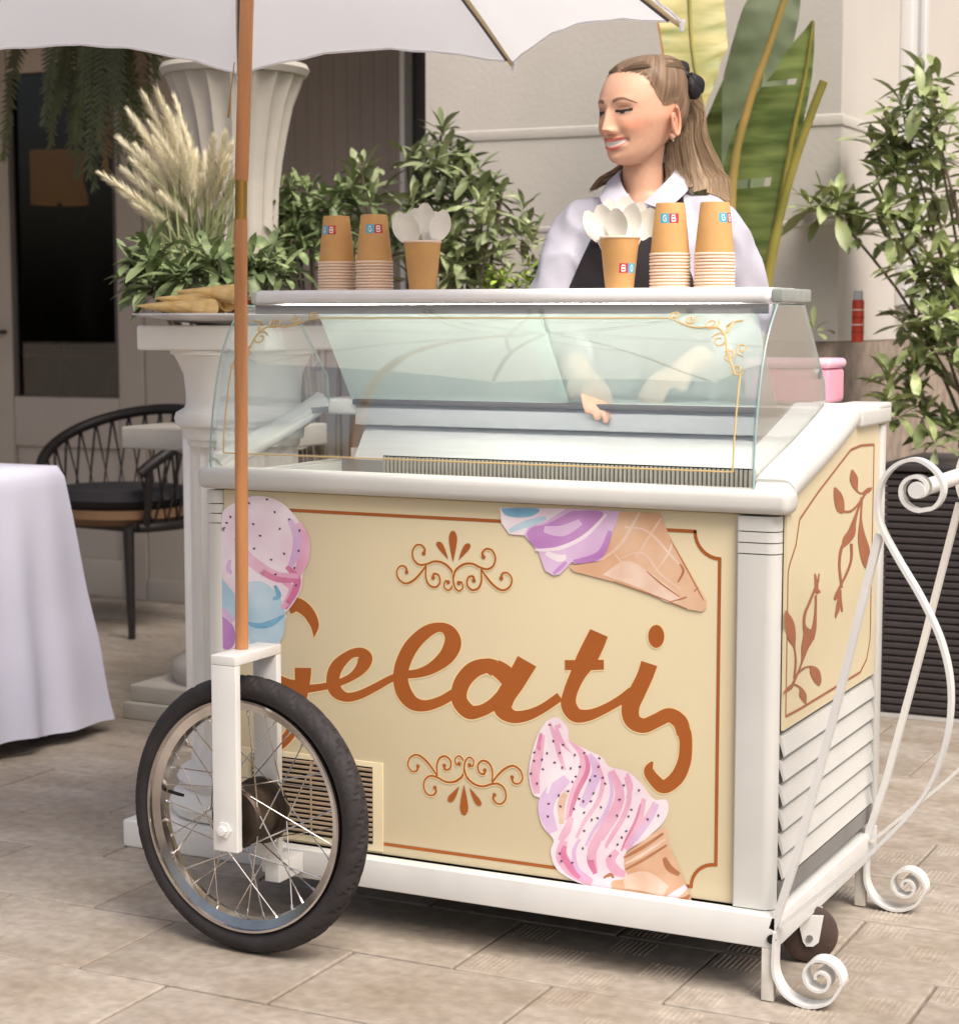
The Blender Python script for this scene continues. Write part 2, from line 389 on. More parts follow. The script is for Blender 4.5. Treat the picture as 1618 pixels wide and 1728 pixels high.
# louvres below the side panel
MB().box(-.018, -.004, .016, .605, .17, .458).build('louvre_backing', mat('louvre_shadow', (120, 120, 118), rough=.7), cart, smooth=False)
for k in range(6):
    z = .452-k*.043
    b = MB(); vs = []
    sec = [(-.004, 0), (.001, -.003), (.008, -.034), (.005, -.037), (-.003, -.012)]
    for y in (.017, .604): vs += [(x, y, z+dz) for x, dz in sec]
    b.add(vs, [(i, (i+1) % 5, 5+(i+1) % 5, 5+i) for i in range(5)]+[(4, 3, 2, 1, 0), (5, 6, 7, 8, 9)])
    b.build('louvre_slat', M_plastic, cart, smooth=False)
MB().box(-.002, .007, .016, .605, .168, .198).build('kick_strip', mat('slate_strip', (126, 124, 122), rough=.5), cart, smooth=False)
# ---- rim
MB().box(X0-.018, .0185, -.024, .040, .834, .8745, b=.013).build('front_rim', M_plastic, cart)
def rim_side(xa, xb, name):
    b = MB(); vs = []; fs = []
    pts = smooth_path([(.012, .838), (.03, .848), (.05, .862), (.213, .902), (.33, .934), (.40, .955), (.432, .966)], 6)
    for i, (y, z) in enumerate(pts):
        t = .034+.004*min(1, i/8)
        prof = [(xa, 0), (xb-.006, 0), (xb, .006), (xb, t-.014), (xb-.010, t-.002), (xb-.02, t), (xa+.004, t), (xa, t-.004)]
        nx = .35
        vs += [(x, y-dz*nx, z+dz) for x, dz in prof]
    k = 8
    for i in range(len(pts)-1):
        for j in range(k): fs.append((i*k+j, i*k+(j+1) % k, (i+1)*k+(j+1) % k, (i+1)*k+j))
    fs += [tuple(range(k)), tuple((len(pts)-1)*k+j for j in range(k))[::-1]]
    return b.add(vs, fs).build(name, M_plastic, cart, sharp=50)
rim_side(-.052, .016, 'side_rim')
rim_side(X0-.016, X0+.012, 'side_rim')
rr = MB(); rr.box(X0-.012, .018, .435, .652, .957, .992, b=.007); rr.box(-.062, .0178, .56, .652, .985, .998, b=.005); rr.build('rear_rim', M_plastic, cart)
# ---- well inside
wl = MB()
wl.box(X0+.05, -.062, .055, .46, .702, .706)
wl.build('well_floor', mat('frosted_floor', (176, 178, 176), rough=.5, var=.15, scale=10), cart, smooth=False)
MB().box(X0+.046, -.061, .042, .050, .70, .835).build('well_wall', M_plastic, cart, smooth=False)
MB().box(X0+.046, -.061, .462, .478, .70, .885).build('well_wall', M_plastic, cart, smooth=False)
for xx in (X0+.047, -.074): MB().box(xx, xx+.012, .052, .46, .70, .86).build('well_wall', M_plastic, cart, smooth=False)
# bright sloping steel back ledge and frame of the sliding doors
b = MB(); x0, x1 = X0+.09, -.075
b.add([(x0, .40, .866), (x1, .40, .866), (x1, .452, .935), (x0, .452, .935), (x0, .41, .86), (x1, .41, .86), (x1, .462, .93), (x0, .462, .93)],
      [(0, 1, 2, 3), (4, 7, 6, 5), (0, 3, 7, 4), (1, 5, 6, 2), (0, 4, 5, 1), (3, 2, 6, 7)]).build('steel_ledge', M_steel, cart, smooth=False)
MB().box(X0+.06, -.065, .40, .415, .835, .8655).build('ledge_lip', M_grey, cart, smooth=False)
MB().box(X0+.075, -.072, .430, .449, .937, .985, b=.003).build('door_frame', M_frame, cart)
MB().box(X0+.075, -.072, .418, .43, .980, .992, b=.003).build('door_track', M_dark_gap, cart)
# tilted rear sliding doors, two green panes
for xa, xb, d in ((X0+.07, -.58, 0), (-.62, -.15, .012)):
    y0, z0, y1, z1 = .424+d, .993, .275+d, 1.196
    vs = [(xa, y0, z0), (xb, y0, z0), (xb, y1, z1), (xa, y1, z1)]; vs += [(x, y+.004, z+.003) for x, y, z in vs]
    MB().add(vs, [(0, 1, 2, 3), (7, 6, 5, 4), (0, 4, 5, 1), (1, 5, 6, 2), (2, 6, 7, 3), (3, 7, 4, 0)]).build('sliding_pane', M_glass_green, cart, smooth=False)
# air grille behind the front rim: dark slot with pale fins
MB().box(X0+.06, -.066, .052, .10, .80, .822).build('air_grille', M_dark, cart, smooth=False)
fin = MB().box(-.0022, .0022, 0, .004, 0, .046).build('grille_fin', mat('pale_fin', (176, 176, 166), rough=.5), None, smooth=False); finm = fin.data; bpy.data.objects.remove(fin)
for k in range(88):
    link('grille_fin', finm, cart, (-.80+k*.0083, .064, .8555))
MB().box(-.806, -.07, .072, .076, .822, .903).build('grille_backing', M_dark, cart, smooth=False)
# two empty steel pans in the well
M_pan = mat('steel_pan', (215, 216, 216), rough=.3, metal=.5, var=.08)
for k in range(5):
    xa = X0+.075+k*.193
    b = MB(); b.box(xa, xa+.18, .115, .12, .72, .815).box(xa, xa+.18, .385, .39, .72, .815).box(xa, xa+.004, .12, .385, .72, .815).box(xa+.176, xa+.18, .12, .385, .72, .815).box(xa, xa+.18, .12, .385, .708, .719)
    b.build('gelato_pan', M_pan, cart, smooth=False)

# ---- curved front glass, end glasses, shelf
GP = smooth_path([(-.004, .868), (-.002, .93), (.010, 1.0), (.030, 1.07), (.062, 1.132), (.112, 1.186)], 6)
GXL, GXR = -1.145, -.050
def glass_sheet(xl, xr, th=.004):
    n = len(GP); vs = []; fs = []
    for off in (0, th):
        for i, (y, z) in enumerate(GP):
            t = Vector(GP[min(i+1, n-1)])-Vector(GP[max(i-1, 0)]); t.normalize(); ny, nz = t.y, -t.x
            vs += [(xl, y+ny*off, z+nz*off), (xr, y+ny*off, z+nz*off)]
    for k in (0, 1):
        for i in range(n-1): fs.append((k*2*n+2*i, k*2*n+2*i+1, k*2*n+2*i+3, k*2*n+2*i+2))
    for i in range(n-1):
        for e in (0, 1): fs.append((2*i+e, 2*i+2+e, 2*n+2*i+2+e, 2*n+2*i+e))
    fs += [(0, 1, 2*n+1, 2*n), (2*n-2, 2*n-1, 4*n-1, 4*n-2)]
    return MB().add(vs, fs)
fglass = glass_sheet(GXL, GXR).build('front_glass', M_glass, cart, sharp=60)
M_edge = mat('glass_edge', (150, 178, 176), rough=.2, var=.05)
for xx in (GXL-.0012, GXR+.0012):
    MB().tube([(xx, y, z) for y, z in GP], .0018, 6).build('glass_edge', M_edge, fglass)
for xx, s in ((GXR-.006, 1), (GXL+.004, -1)):
    poly = [(y+.007, z) for y, z in GP]+[(.285, 1.186), (.425, 1.04), (.43, .985), (.33, .955), (.213, .928), (.08, .892), (.01, .868)]
    n = len(poly); vs = [(xx, y, z) for y, z in poly]+[(xx+.004, y, z) for y, z in poly]
    g2 = MB().add(vs, [tuple(range(n)), tuple(range(2*n-1, n-1, -1))]+[(i, (i+1) % n, n+(i+1) % n, n+i) for i in range(n)]).build('end_glass', M_glass, cart, smooth=False)
    MB().tube([(xx+.002, y, z) for y, z in poly[len(GP)-1:len(GP)+3]], .0022, 6).build('glass_edge', M_edge, g2)
    MB().lathe([(.0, .0), (.011, .0), (.011, .007), (0, .007)], 16, cap=False).build('hinge', M_grey, g2, loc=(xx-.002, .385, 1.06), rot=(0, PI/2, 0))
    MB().box(xx-.004, xx+.008, .36, .42, .962, .975, b=.002).build('bracket', M_grey, g2)
sh = MB(); sh.box(-1.115, -.062, .105, .292, 1.188, 1.216, b=.011)
sh.build('shelf', mat('shelf_white', (236, 236, 238), rough=.3, var=.02), cart, sharp=50)
MB().box(-.0618, -.040, .118, .286, 1.189, 1.214, b=.004).build('shelf_end', mat('smoky_end_cap', (152, 158, 152), rough=.25, var=.1, scale=40), cart)
MB().box(-1.13, -1.1152, .118, .286, 1.189, 1.214, b=.004).build('shelf_end', M_plastic, cart)
MB().box(-1.112, -.064, .108, .114, 1.170, 1.1875).build('shelf_trim', M_grey, cart, smooth=False)

MB().box(-1.06, -.12, .120, .138, 1.178, 1.1868, b=.002).build('led_strip', mat('led_strip', (255, 252, 244), emit=((255, 250, 240), 42.0)), cart)
# ---- gold lines and corner scrolls on the curved glass
def on_glass(x, s):       # s = distance up the pane
    acc = 0
    for (a, b) in zip(GP, GP[1:]):
        d = math.dist(a, b)
        if acc+d >= s or b == GP[-1]:
            t = (s-acc)/d; y = a[0]+(b[0]-a[0])*t; z = a[1]+(b[1]-a[1])*t
            tn = Vector((b[0]-a[0], b[1]-a[1])).normalized(); return Vector((x, y-tn.y*.002, z+tn.x*.002))
        acc += d
SG = sum(math.dist(a, b) for a, b in zip(GP, GP[1:]))
def glass_line(b, pts, w=.0016): b.tube([on_glass(*p) for p in pts], w, 6)
b = MB(); sT, sB, xl, xr = SG-.035, .035, GXL+.03, GXR-.035
glass_line(b, [(xl+.15+(xr-xl-.30)*i/40, sT) for i in range(41)])
glass_line(b, [(xl+(xr-xl)*i/40, sB) for i in range(41)])
for xx in (xl, xr): glass_line(b, [(xx, sB+(sT-.11-sB)*i/30) for i in range(31)])
b.build('gold_line', M_gold, fglass)
def spiral(cx, cy, r0, r1, a0, turns, n=26):
    return [(cx+(r0+(r1-r0)*i/n)*math.cos(a0+turns*2*PI*i/n), cy+(r0+(r1-r0)*i/n)*math.sin(a0+turns*2*PI*i/n)) for i in range(n+1)]
for sgn, xc in ((1, xr), (-1, xl)):
    b = MB()
    def sp(p, w=.0015): glass_line(b, [(xc-sgn*u, sT-v) for u, v in p], w)
    sp(spiral(.142, -.006, .003, .011, 0, 1.3)); sp(spiral(.112, .004, .003, .010, 2, 1.3)); sp(spiral(.006, .104, .003, .011, 1, 1.3)); sp(spiral(.026, .080, .003, .012, 3, 1.4))
    sp(spiral(.004, .066, .003, .012, 0, 1.3)); sp(spiral(.07, .014, .004, .014, 2, 1.3)); sp(spiral(.048, .05, .004, .016, 4, 1.3))
    for a in (.35, .65, .95, 1.25):
        sp([(.034+.008*math.cos(a), .03-.008*math.sin(a)+.01), (.034-.02*math.cos(a)*.2, .03-.02), (.034+.036*math.cos(a+.3)-.02, .03-.036*math.sin(a+.3)+.012)], .002)
    sp(smooth_path([(.135, .008), (.1, .022), (.06, .022), (.04, .04), (.03, .07), (.018, .095), (.01, .11)], 6), .002)
    b.build('scroll_ornament', M_gold, fglass)

# ---- chassis
ch = MB()
ch.box(-1.02, .012, -.036, -.006, .094, .150, b=.002)
ch.build('chassis_beam', M_white, cart)
MB().box(-.02, .014, -.0055, .598, .0945, .1495, b=.002).build('chassis_beam', M_white, cart)
MB().box(-1.02, -.99, -.0055, .598, .0945, .1495, b=.002).build('chassis_beam', M_white, cart)
MB().box(-1.02, .012, .599, .63, .094, .150, b=.002).build('chassis_beam', M_white, cart)
MB().box(-.98, -.03, .01, .59, .12, .148).build('cabinet_underside', M_dark, cart, smooth=False)
for y0 in (-.036, .555):
    MB().box(-.012, .010, y0, y0+.014, .002, .0938, b=.001).build('stand_leg', mat('chipped_white', (214, 210, 200), rough=.55, var=.12, scale=30), cart)
MB().lathe([(0, -.004), (.008, -.004), (.008, .0), (0, .0)], 10, ax='y', cap=False).build('bolt', M_dark, cart, loc=(.006, -.036, .112))
# fork carrying the spoked wheel
WX, WY, WZ, WR = -.940, -.200, .257, .257
fk = MB(); fk.box(WX-.026, WX+.026, WY-.076, WY-.060, .205, .545, b=.0015)
fork = fk.build('fork', M_white, cart)
MB().box(WX-.026, WX+.026, WY+.060, WY+.076, .16, .545, b=.0015).build('fork_arm', M_white, fork)
MB().box(WX-.0262, WX+.0262, WY-.0762, WY+.0762, .5452, .563, b=.0015).build('fork_bridge', M_white, fork)
MB().box(WX-.016, WX+.016, WY+.077, -.037, .108, .146, b=.0015).build('fork_mount', M_white, fork)
MB().lathe([(0, 0), (.016, 0), (.016, -.003), (.009, -.0035), (.009, -.011), (.0, -.012)], 6, ax='y', cap=False).build('axle_bolt', M_white, fork, loc=(WX-.002, WY-.0765, WZ-.012))
# spoked wheel
wheel = link('front_wheel', None, cart, (WX, WY, WZ), (R(-1.5), 0, R(-3)))
def tyre():
    b = MB(); n, m = 432, 24; vs = []; fs = []
    for i in range(n):
        a = 2*PI*i/n
        for j in range(m):
            q = 2*PI*j/m; cr, sr = math.cos(q), math.sin(q)
            rad = .2335+.0235*cr; y = .025*sr
            if cr > .0:
                ph = (i*36/n+abs(y)*46+(.5 if y > 0 else 0)) % 1.0
                if ph < .18: rad -= .0034*min(1, cr*2.5)
                if abs(y) < .004: rad -= .002
            vs.append((rad*math.cos(a), y, rad*math.sin(a)))
    for i in range(n):
        for j in range(m): fs.append((i*m+j, i*m+(j+1) % m, ((i+1) % n)*m+(j+1) % m, ((i+1) % n)*m+j))
    return b.add(vs, fs)
tyre().build('tyre', M_rubber, wheel, sharp=25)
def ring(prof, n=96):
    b = MB(); k = len(prof); vs = []; fs = []
    for i in range(n):
        a = 2*PI*i/n
        for r_, y in prof: vs.append((r_*1.022*math.cos(a), y, r_*1.022*math.sin(a)))
    for i in range(n):
        for j in range(k): fs.append((i*k+j, i*k+(j+1) % k, ((i+1) % n)*k+(j+1) % k, ((i+1) % n)*k+j))
    return b.add(vs, fs)
ring([(.206, -.026), (.210, -.026), (.210, -.019), (.202, -.014), (.194, 0), (.202, .014), (.210, .019), (.210, .026), (.206, .026), (.205, .018), (.190, .013), (.1865, 0), (.190, -.013), (.205, -.018)]).build('rim', M_chrome, wheel, sharp=30)
MB().lathe([(.0, -.052), (.018, -.052), (.02, -.044), (.05, -.042), (.056, -.036), (.056, .0), (.052, .004), (.05, .03), (.062, .034), (.062, .044), (.02, .047), (.018, .056), (0, .056)], 40, ax='y', cap=False).build('hub', M_hub, wheel)
NS = 36
for k in range(NS):
    a = 2*PI*k/NS; side = -1 if k % 2 else 1; da = R(62)*(1 if (k//2) % 2 else -1)
    h = Vector((.056*math.cos(a+da), .040*side, .056*math.sin(a+da))); e = Vector((.193*math.cos(a), .003*side, .193*math.sin(a)))
    sp_ = MB(); sp_.tube([h, e], .0013, 5); sp_.tube([e, e+(h-e)*.06], .0026, 6)
    sp_.build('spoke', M_chrome, wheel)
MB().tube([(-.185, 0, .02), (-.162, 0, .017), (-.150, 0, .016)], [.0035, .0035, .003], 8).build('valve', M_dark, wheel)
# vent grille lower left of the front panel
M_slat = mat('tan_slat', (158, 138, 116), rough=.5)
vg = MB().box(-1.085, -.768, -.0035, -.0005, .156, .328, b=.001).build('vent_plate', M_creamp, cart)
MB().box(-1.06, -.79, -.0048, -.0036, .17, .318).build('vent_shadow', M_dark, vg, smooth=False)
for k in range(15):
    z = .176+k*.0096
    MB().box(-1.06, -.79, -.0085, -.0049, z, z+.0052, b=.001).build('vent_slat', M_slat, vg, smooth=False)
MB().box(-.925, -.921, -.0092, -.0086, .17, .318).build('vent_bar', M_slat, vg, smooth=False)
# castors
M_cast = mat('brown_castor', (72, 56, 50), rough=.55, var=.3, scale=30)
for cx, cy in ((.002, .20), (-.30, .46)):
    c = link('castor', None, cart, (cx, cy, 0), (0, 0, R(18)))
    MB().lathe([(.012, -.018), (.034, -.02), (.049, -.014), (.052, 0), (.049, .014), (.034, .02), (.012, .018)], 32, ax='y').build('castor_wheel', M_cast, c, loc=(0, 0, .052))
    for s in (-1, 1):
        b = MB(); y = s*.026; pl = [(-.024, .094), (.024, .094), (.016, .044), (.006, .036), (-.006, .036), (-.012, .044)]
        n = 6; vs = [(x, y-.0015, z) for x, z in pl]+[(x, y+.0015, z) for x, z in pl]
        b.add(vs, [tuple(range(n)), tuple(range(2*n-1, n-1, -1))]+[(i, (i+1) % n, n+(i+1) % n, n+i) for i in range(n)])
        b.build('castor_bracket', M_white, c, smooth=False)
        MB().lathe([(0, 0), (.006, 0), (.006, s*.004), (0, s*.004)], 8, ax='y', cap=False).build('bolt', M_grey, c, loc=(0, y+s*.0015, .052))
# ---- wrought scroll push-handle, one frame front, one back
def spiral_in(cx, cz, r0, r1, a0, a1, n=40):
    return [(cx+(r0+(r1-r0)*(i/n)**.9)*math.cos(a0+(a1-a0)*i/n), cz+(r0+(r1-r0)*(i/n)**.9)*math.sin(a0+(a1-a0)*i/n)) for i in range(n+1)]
for ya in (-.040, .548):
    yb = ya+.026
    sc = link('scroll_frame', None, cart)
    top = smooth_path([(.245, .862), (.258, .858), (.272, .872), (.276, .895), (.262, .92), (.235, .936), (.205, .930), (.180, .905), (.170, .868), (.176, .828), (.205, .775), (.246, .71), (.280, .64), (.296, .565), (.290, .48), (.258, .39), (.185, .296), (.11, .222), (.02, .136)], 7)
    inner = spiral_in(.236, .888, .034, .006, R(-85), R(-85-430), 34)
    MB().ribbon(inner[::-1]+top[6:], ya, yb, .006).build('curved_bar', M_white, sc, sharp=50)
    MB().ribbon([(.006, .128), (.045, .26), (.11, .53), (.174, .812)], ya+.004, yb-.006, .012).build('straight_bar', M_white, sc, smooth=False)
    low = smooth_path([(.012, .125), (.010, .09), (.012, .05), (.032, .018), (.070, .0045), (.108, .018), (.129, .05)], 7)
    sp2 = spiral_in(.091, .056, .039, .006, R(-8), R(-8+560), 46)
    MB().ribbon(low[:-1]+sp2, ya-.002, yb+.006, .005).build('foot_scroll', M_white, sc, sharp=50)
MB().tube([(.236, -.045, .888), (.236, .58, .888)], .0135, 16).build('push_bar', M_white, cart)

# ================================================================== print on the panels
LAY = [0]
def flat_add(b, pts2, plane, c=0):
    """filled outline, each one a hair above the last"""
    LAY[0] += 1; d = .0006+LAY[0]*.000008
    pl = [plane(p, d) for p in pts2]
    b.add(pl, [tuple(range(len(pl)))], c)
def stroke_add(b, pts, plane, mi=0, grow=0, n=7, taper=False):
    """brush stroke through (x, y, width)"""
    LAY[0] += 1
    P = smooth_path(pts, n); k = len(P); vs = []; fs = []
    for i in range(k):
        x, y, wd = P[i]; wd = max(.3, wd)+grow
        tx = P[min(i+1, k-1)][0]-P[max(i-1, 0)][0]; ty = P[min(i+1, k-1)][1]-P[max(i-1, 0)][1]; L = math.hypot(tx, ty) or 1
        nx, ny = -ty/L*wd/2, tx/L*wd/2
        d = .0006+LAY[0]*.000008+i/k*.00004
        vs += [plane((x+nx, y+ny), d), plane((x-nx, y-ny), d)]
    for i in range(k-1): fs.append((2*i, 2*i+1, 2*i+3, 2*i+2))
    b.add(vs, fs, mi)
def ell(cx, cy, rx, ry, n=20, rot=0):
    return [(cx+rx*math.cos(2*PI*i/n)*math.cos(rot)-ry*math.sin(2*PI*i/n)*math.sin(rot), cy+rx*math.cos(2*PI*i/n)*math.sin(rot)+ry*math.sin(2*PI*i/n)*math.cos(rot)) for i in range(n)]
def front_plane(ox, oy, sc):
    def f(p, d):
        q = on_plane(ox+p[0]/sc, oy+p[1]/sc, 1, 0.0); return (q.x, -d, q.z)
    return f
def side_plane(ox, oy, sc):
    def f(p, d):
        q = on_plane(ox+p[0]/sc, oy+p[1]/sc, 0, .005); return (.005+d, q.y+.014, q.z)
    return f
A = front_plane(340, 820, 3.457); B = front_plane(620, 840, 2.979); Cc = front_plane(820, 840, 3.236); D = front_plane(860, 1180, 3.517)
# lettering
letters = [
 (A, [(508, 705, 90), (560, 693, 80), (620, 735, 70), (660, 810, 52), (657, 882, 3)]),
 (A, [(380, 1075, 40), (430, 1120, 55), (500, 1155, 62), (560, 1165, 60)]),
 (A, [(593, 1062, 96), (592, 1110, 94), (588, 1180, 80), (578, 1260, 66), (560, 1350, 60), (515, 1450, 62), (455, 1512, 60), (390, 1540, 40)]),
 (A, [(560, 1185, 66), (640, 1182, 46), (730, 1168, 40), (800, 1150, 40), (880, 1112, 46), (935, 1060, 70), (955, 1005, 86), (925, 972, 58), (865, 985, 52), (795, 1048, 74), (768, 1120, 76), (782, 1192, 76), (840, 1232, 56), (915, 1222, 50), (1010, 1178, 46), (1110, 1124, 42), (1190, 1103, 46), (1270, 1092, 52), (1350, 1060, 68), (1430, 995, 92), (1466, 920, 100), (1450, 855, 76), (1395, 824, 54), (1315, 850, 72), (1230, 930, 84), (1178, 1030, 86), (1162, 1120, 86), (1182, 1205, 90), (1235, 1268, 80), (1310, 1282, 64), (1400, 1254, 58), (1470, 1212, 56)]),
 (B, [(640, 858, 84), (600, 845, 74), (530, 868, 84), (474, 935, 82), (462, 1015, 78), (510, 1075, 74), (570, 1072, 60), (630, 1040, 60), (680, 990, 60)]),
 (B, [(640, 850, 80), (690, 885, 90), (720, 930, 80)]),
 (B, [(803, 822, 108), (780, 862, 104), (740, 930, 100), (695, 1000, 96), (682, 1060, 92), (728, 1100, 66), (800, 1095, 56), (880, 1060, 46), (968, 1000, 46)]),
 (Cc, [(618, 738, 104), (590, 800, 112), (545, 890, 110), (500, 970, 84), (462, 1060, 76), (452, 1130, 84), (490, 1186, 80), (560, 1188, 62), (640, 1158, 50), (730, 1108, 50), (800, 1060, 60)]),
 (Cc, [(432, 914, 54), (540, 914, 56), (644, 912, 54)]),
 (Cc, [(892, 905, 92), (868, 975, 88), (825, 1065, 92), (790, 1140, 98), (800, 1215, 88), (860, 1245, 80), (930, 1218, 76), (1000, 1188, 78), (1060, 1225, 82), (1080, 1290, 76)]),
 (D, [(1035, 190, 84), (1046, 260, 76), (1036, 370, 80), (992, 466, 86), (915, 520, 80), (853, 472, 70), (826, 420, 58), (848, 372, 14)]),
]
b = MB()
for pl, st in letters: stroke_add(b, st, pl, 1, 16)
flat_add(b, ell(930, 757, 52, 71), Cc, 1)
for pl, st in letters: stroke_add(b, st, pl, 0)
flat_add(b, ell(930, 757, 44, 63), Cc, 0)
b.build('lettering', [M_brown, M_halo], fpan, smooth=False)
# ornaments: half traced, mirrored about its own axis on the panel
half = [[(437, 404, 9), (424, 362, 11), (385, 332, 11), (340, 326, 10), (300, 341, 10), (262, 346, 10), (233, 325, 9), (226, 288, 9), (244, 258, 9), (272, 255, 9), (290, 274, 11), (284, 292, 13)],
        [(296, 346, 8), (272, 380, 10), (232, 420, 11), (190, 438, 10), (155, 420, 9), (144, 384, 8), (164, 358, 8), (190, 362, 10), (196, 384, 13)],
        [(296, 350, 8), (294, 400, 9), (310, 436, 10), (342, 446, 10), (366, 424, 9), (360, 390, 9), (336, 384, 11), (332, 402, 13)],
        [(437, 380, 8), (432, 430, 9), (410, 455, 8), (388, 440, 7), (394, 414, 8), (408, 418, 10)]]
drops = [[(433, 322, 1), (433, 270, 26), (433, 215, 42), (433, 188, 26), (433, 180, 6)], [(408, 312, 1), (388, 280, 20), (366, 250, 30), (350, 240, 12)]]
cA = B((433, 330), 0); cBt = on_plane(784, 1322, 1, 0); k0 = (B((533, 330), 0)[0]-cA[0])/100
def orn_plane(cx, cz, sx, sz):
    return lambda p, d: (cx+(p[0]-435)*k0*sx, -d, cz-(p[1]-330)*k0*.985*sz)
for cx, cz, sz, nm in ((cA[0], cA[2], 1, 0), (cBt.x, cBt.z, -1, 1)):
    b = MB()
    for sx in (1, -1):
        pl = orn_plane(cx, cz, sx, sz)
        for st in half: stroke_add(b, st, pl, 1, 9, 4)
        for st in half: stroke_add(b, st, pl, 0, 0, 4)
        for st in half: flat_add(b, ell(st[-1][0], st[-1][1], 10, 10, 10), pl)
        for st in drops[1 if sx < 0 else 0:]: stroke_add(b, st, pl, 0, 0, 4)
    b.build('ornament', [M_brown, M_halo], fpan, smooth=False)
# border line with notched corners
def border(b, xL, xR, zB, zT, plane, w=.006, nt=.045):
    def arc(cx, cz, a0, a1): return [(cx+nt*math.cos(a0+(a1-a0)*i/8), cz+nt*math.sin(a0+(a1-a0)*i/8)) for i in range(9)]
    P = [(xL+nt, zT)]+[(xR-nt, zT)]+arc(xR, zT, PI, 1.5*PI)+arc(xR, zB, .5*PI, PI)+arc(xL, zB, 0, .5*PI)+arc(xL, zT, 1.5*PI, 2*PI)
    LAY[0] += 1; n = len(P)
    for i in range(n):
        a, c = P[i], P[(i+1) % n]; L = math.dist(a, c)
        if L < 1e-6: continue
        tx, tz = (c[0]-a[0])/L, (c[1]-a[1])/L; nx, nz = -tz*w/2, tx*w/2; d = .0006+LAY[0]*.000008+(i % 2)*.00001
        a = (a[0]-tx*w*.3, a[1]-tz*w*.3); c = (c[0]+tx*w*.3, c[1]+tz*w*.3)
        b.add([plane((a[0]+nx, a[1]+nz), d), plane((c[0]+nx, c[1]+nz), d), plane((c[0]-nx, c[1]-nz), d), plane((a[0]-nx, a[1]-nz), d)], [(0, 1, 2, 3)])
LAY[0] = 0
b = MB(); border(b, -1.05, -.108, .172, .798, lambda p, d: (p[0], -.0001-d, p[1])); b.build('border_line', M_brown, fpan, smooth=False)
# painted ice creams
def wc(name, c, c2, sc=18): return mat('watercolour_'+name, c, rough=.45, var=.06, scale=sc, c2=c2, detail=3)
W = [wc('white', (236, 212, 226), (248, 240, 244), 9), wc('pink', (224, 156, 188), (242, 204, 220), 9), wc('deep_pink', (208, 112, 154), (232, 156, 186), 9),
     wc('lilac', (212, 172, 216), (230, 204, 234), 9), wc('purple', (178, 118, 188), (210, 160, 214), 9), wc('blue', (164, 200, 222), (208, 228, 238), 9),
     wc('deep_blue', (104, 168, 204), (150, 196, 222)), wc('wafer', (212, 160, 122), (234, 200, 170), 9), wc('pale_wafer', (228, 190, 164), (240, 216, 200)),
     wc('dark_wafer', (172, 110, 72), (190, 132, 94)), wc('sprinkle', (88, 56, 84), (120, 90, 120))]
WH, PK, DP, LI, PU, BL, DB, WA, PW, DW, SP = range(11)
LAY[0] = 160
def painted(fills, strokes, dots, plane, dr=8):
    b = MB()
    for kind, c, pts in fills:
        flat_add(b, smooth_path(pts+[pts[0]], 4)[:-1] if kind else pts, plane, c)
    for c, wd, pts in strokes:
        k = len(pts); stroke_add(b, [(x, y, wd*(.35+.65*math.sin(PI*(.12+.76*i/(k-1))))) for i, (x, y) in enumerate(pts)], plane, c, 0, 5)
    for i, (x, y) in enumerate(dots): flat_add(b, ell(x, y, dr, dr*.7, 7, i*1.3), plane, SP)
    return b.build('painted_cone', W, fpan, smooth=False)
painted([(0, WH, [(62, 265), (180, 262), (300, 440), (470, 590), (452, 690), (500, 760), (468, 850), (460, 920), (270, 932), (190, 945), (72, 985)]),
         (1, WH, [(120, 240), (128, 150), (200, 96), (300, 60), (400, 66), (490, 112), (570, 205), (618, 310), (622, 410), (596, 505), (585, 600), (535, 690), (490, 738), (452, 716), (452, 655), (462, 590), (400, 556), (320, 512), (262, 460), (190, 330), (150, 275)]),
         (1, PU, [(72, 720), (130, 762), (190, 820), (197, 915), (150, 955), (86, 900)]),
         (1, BL, [(64, 470), (140, 560), (210, 660), (206, 780), (130, 720), (72, 640)]),
         (1, BL, [(278, 560), (360, 560), (455, 640), (490, 755), (458, 910), (284, 920)]),
         (1, DB, [(270, 790), (340, 800), (410, 780), (490, 750), (430, 812), (360, 832), (290, 820)])],
        [(PK, 70, [(568, 215), (600, 320), (595, 430), (560, 520)]), (LI, 50, [(520, 200), (560, 300), (550, 400), (520, 470)]), (PK, 66, [(210, 300), (260, 400), (350, 480), (450, 530), (570, 530)]),
         (DP, 36, [(290, 440), (360, 500), (450, 545), (570, 552)]), (DP, 44, [(500, 470), (560, 540), (545, 620), (490, 715)]), (PK, 40, [(480, 560), (530, 600), (500, 680), (470, 712)]),
         (LI, 40, [(90, 700), (140, 740), (190, 790)]), (WH, 60, [(340, 180), (430, 250), (440, 360), (400, 400)]), (DB, 30, [(430, 580), (455, 640), (420, 660)]), (LI, 30, [(170, 430), (160, 480), (180, 510)])],
        [(385, 78), (430, 152), (515, 195), (305, 222), (460, 250), (345, 290), (575, 260), (310, 365), (485, 395), (570, 378), (410, 430), (545, 478), (435, 515), (172, 180), (135, 245), (280, 100), (555, 580), (150, 215)], A, 9)
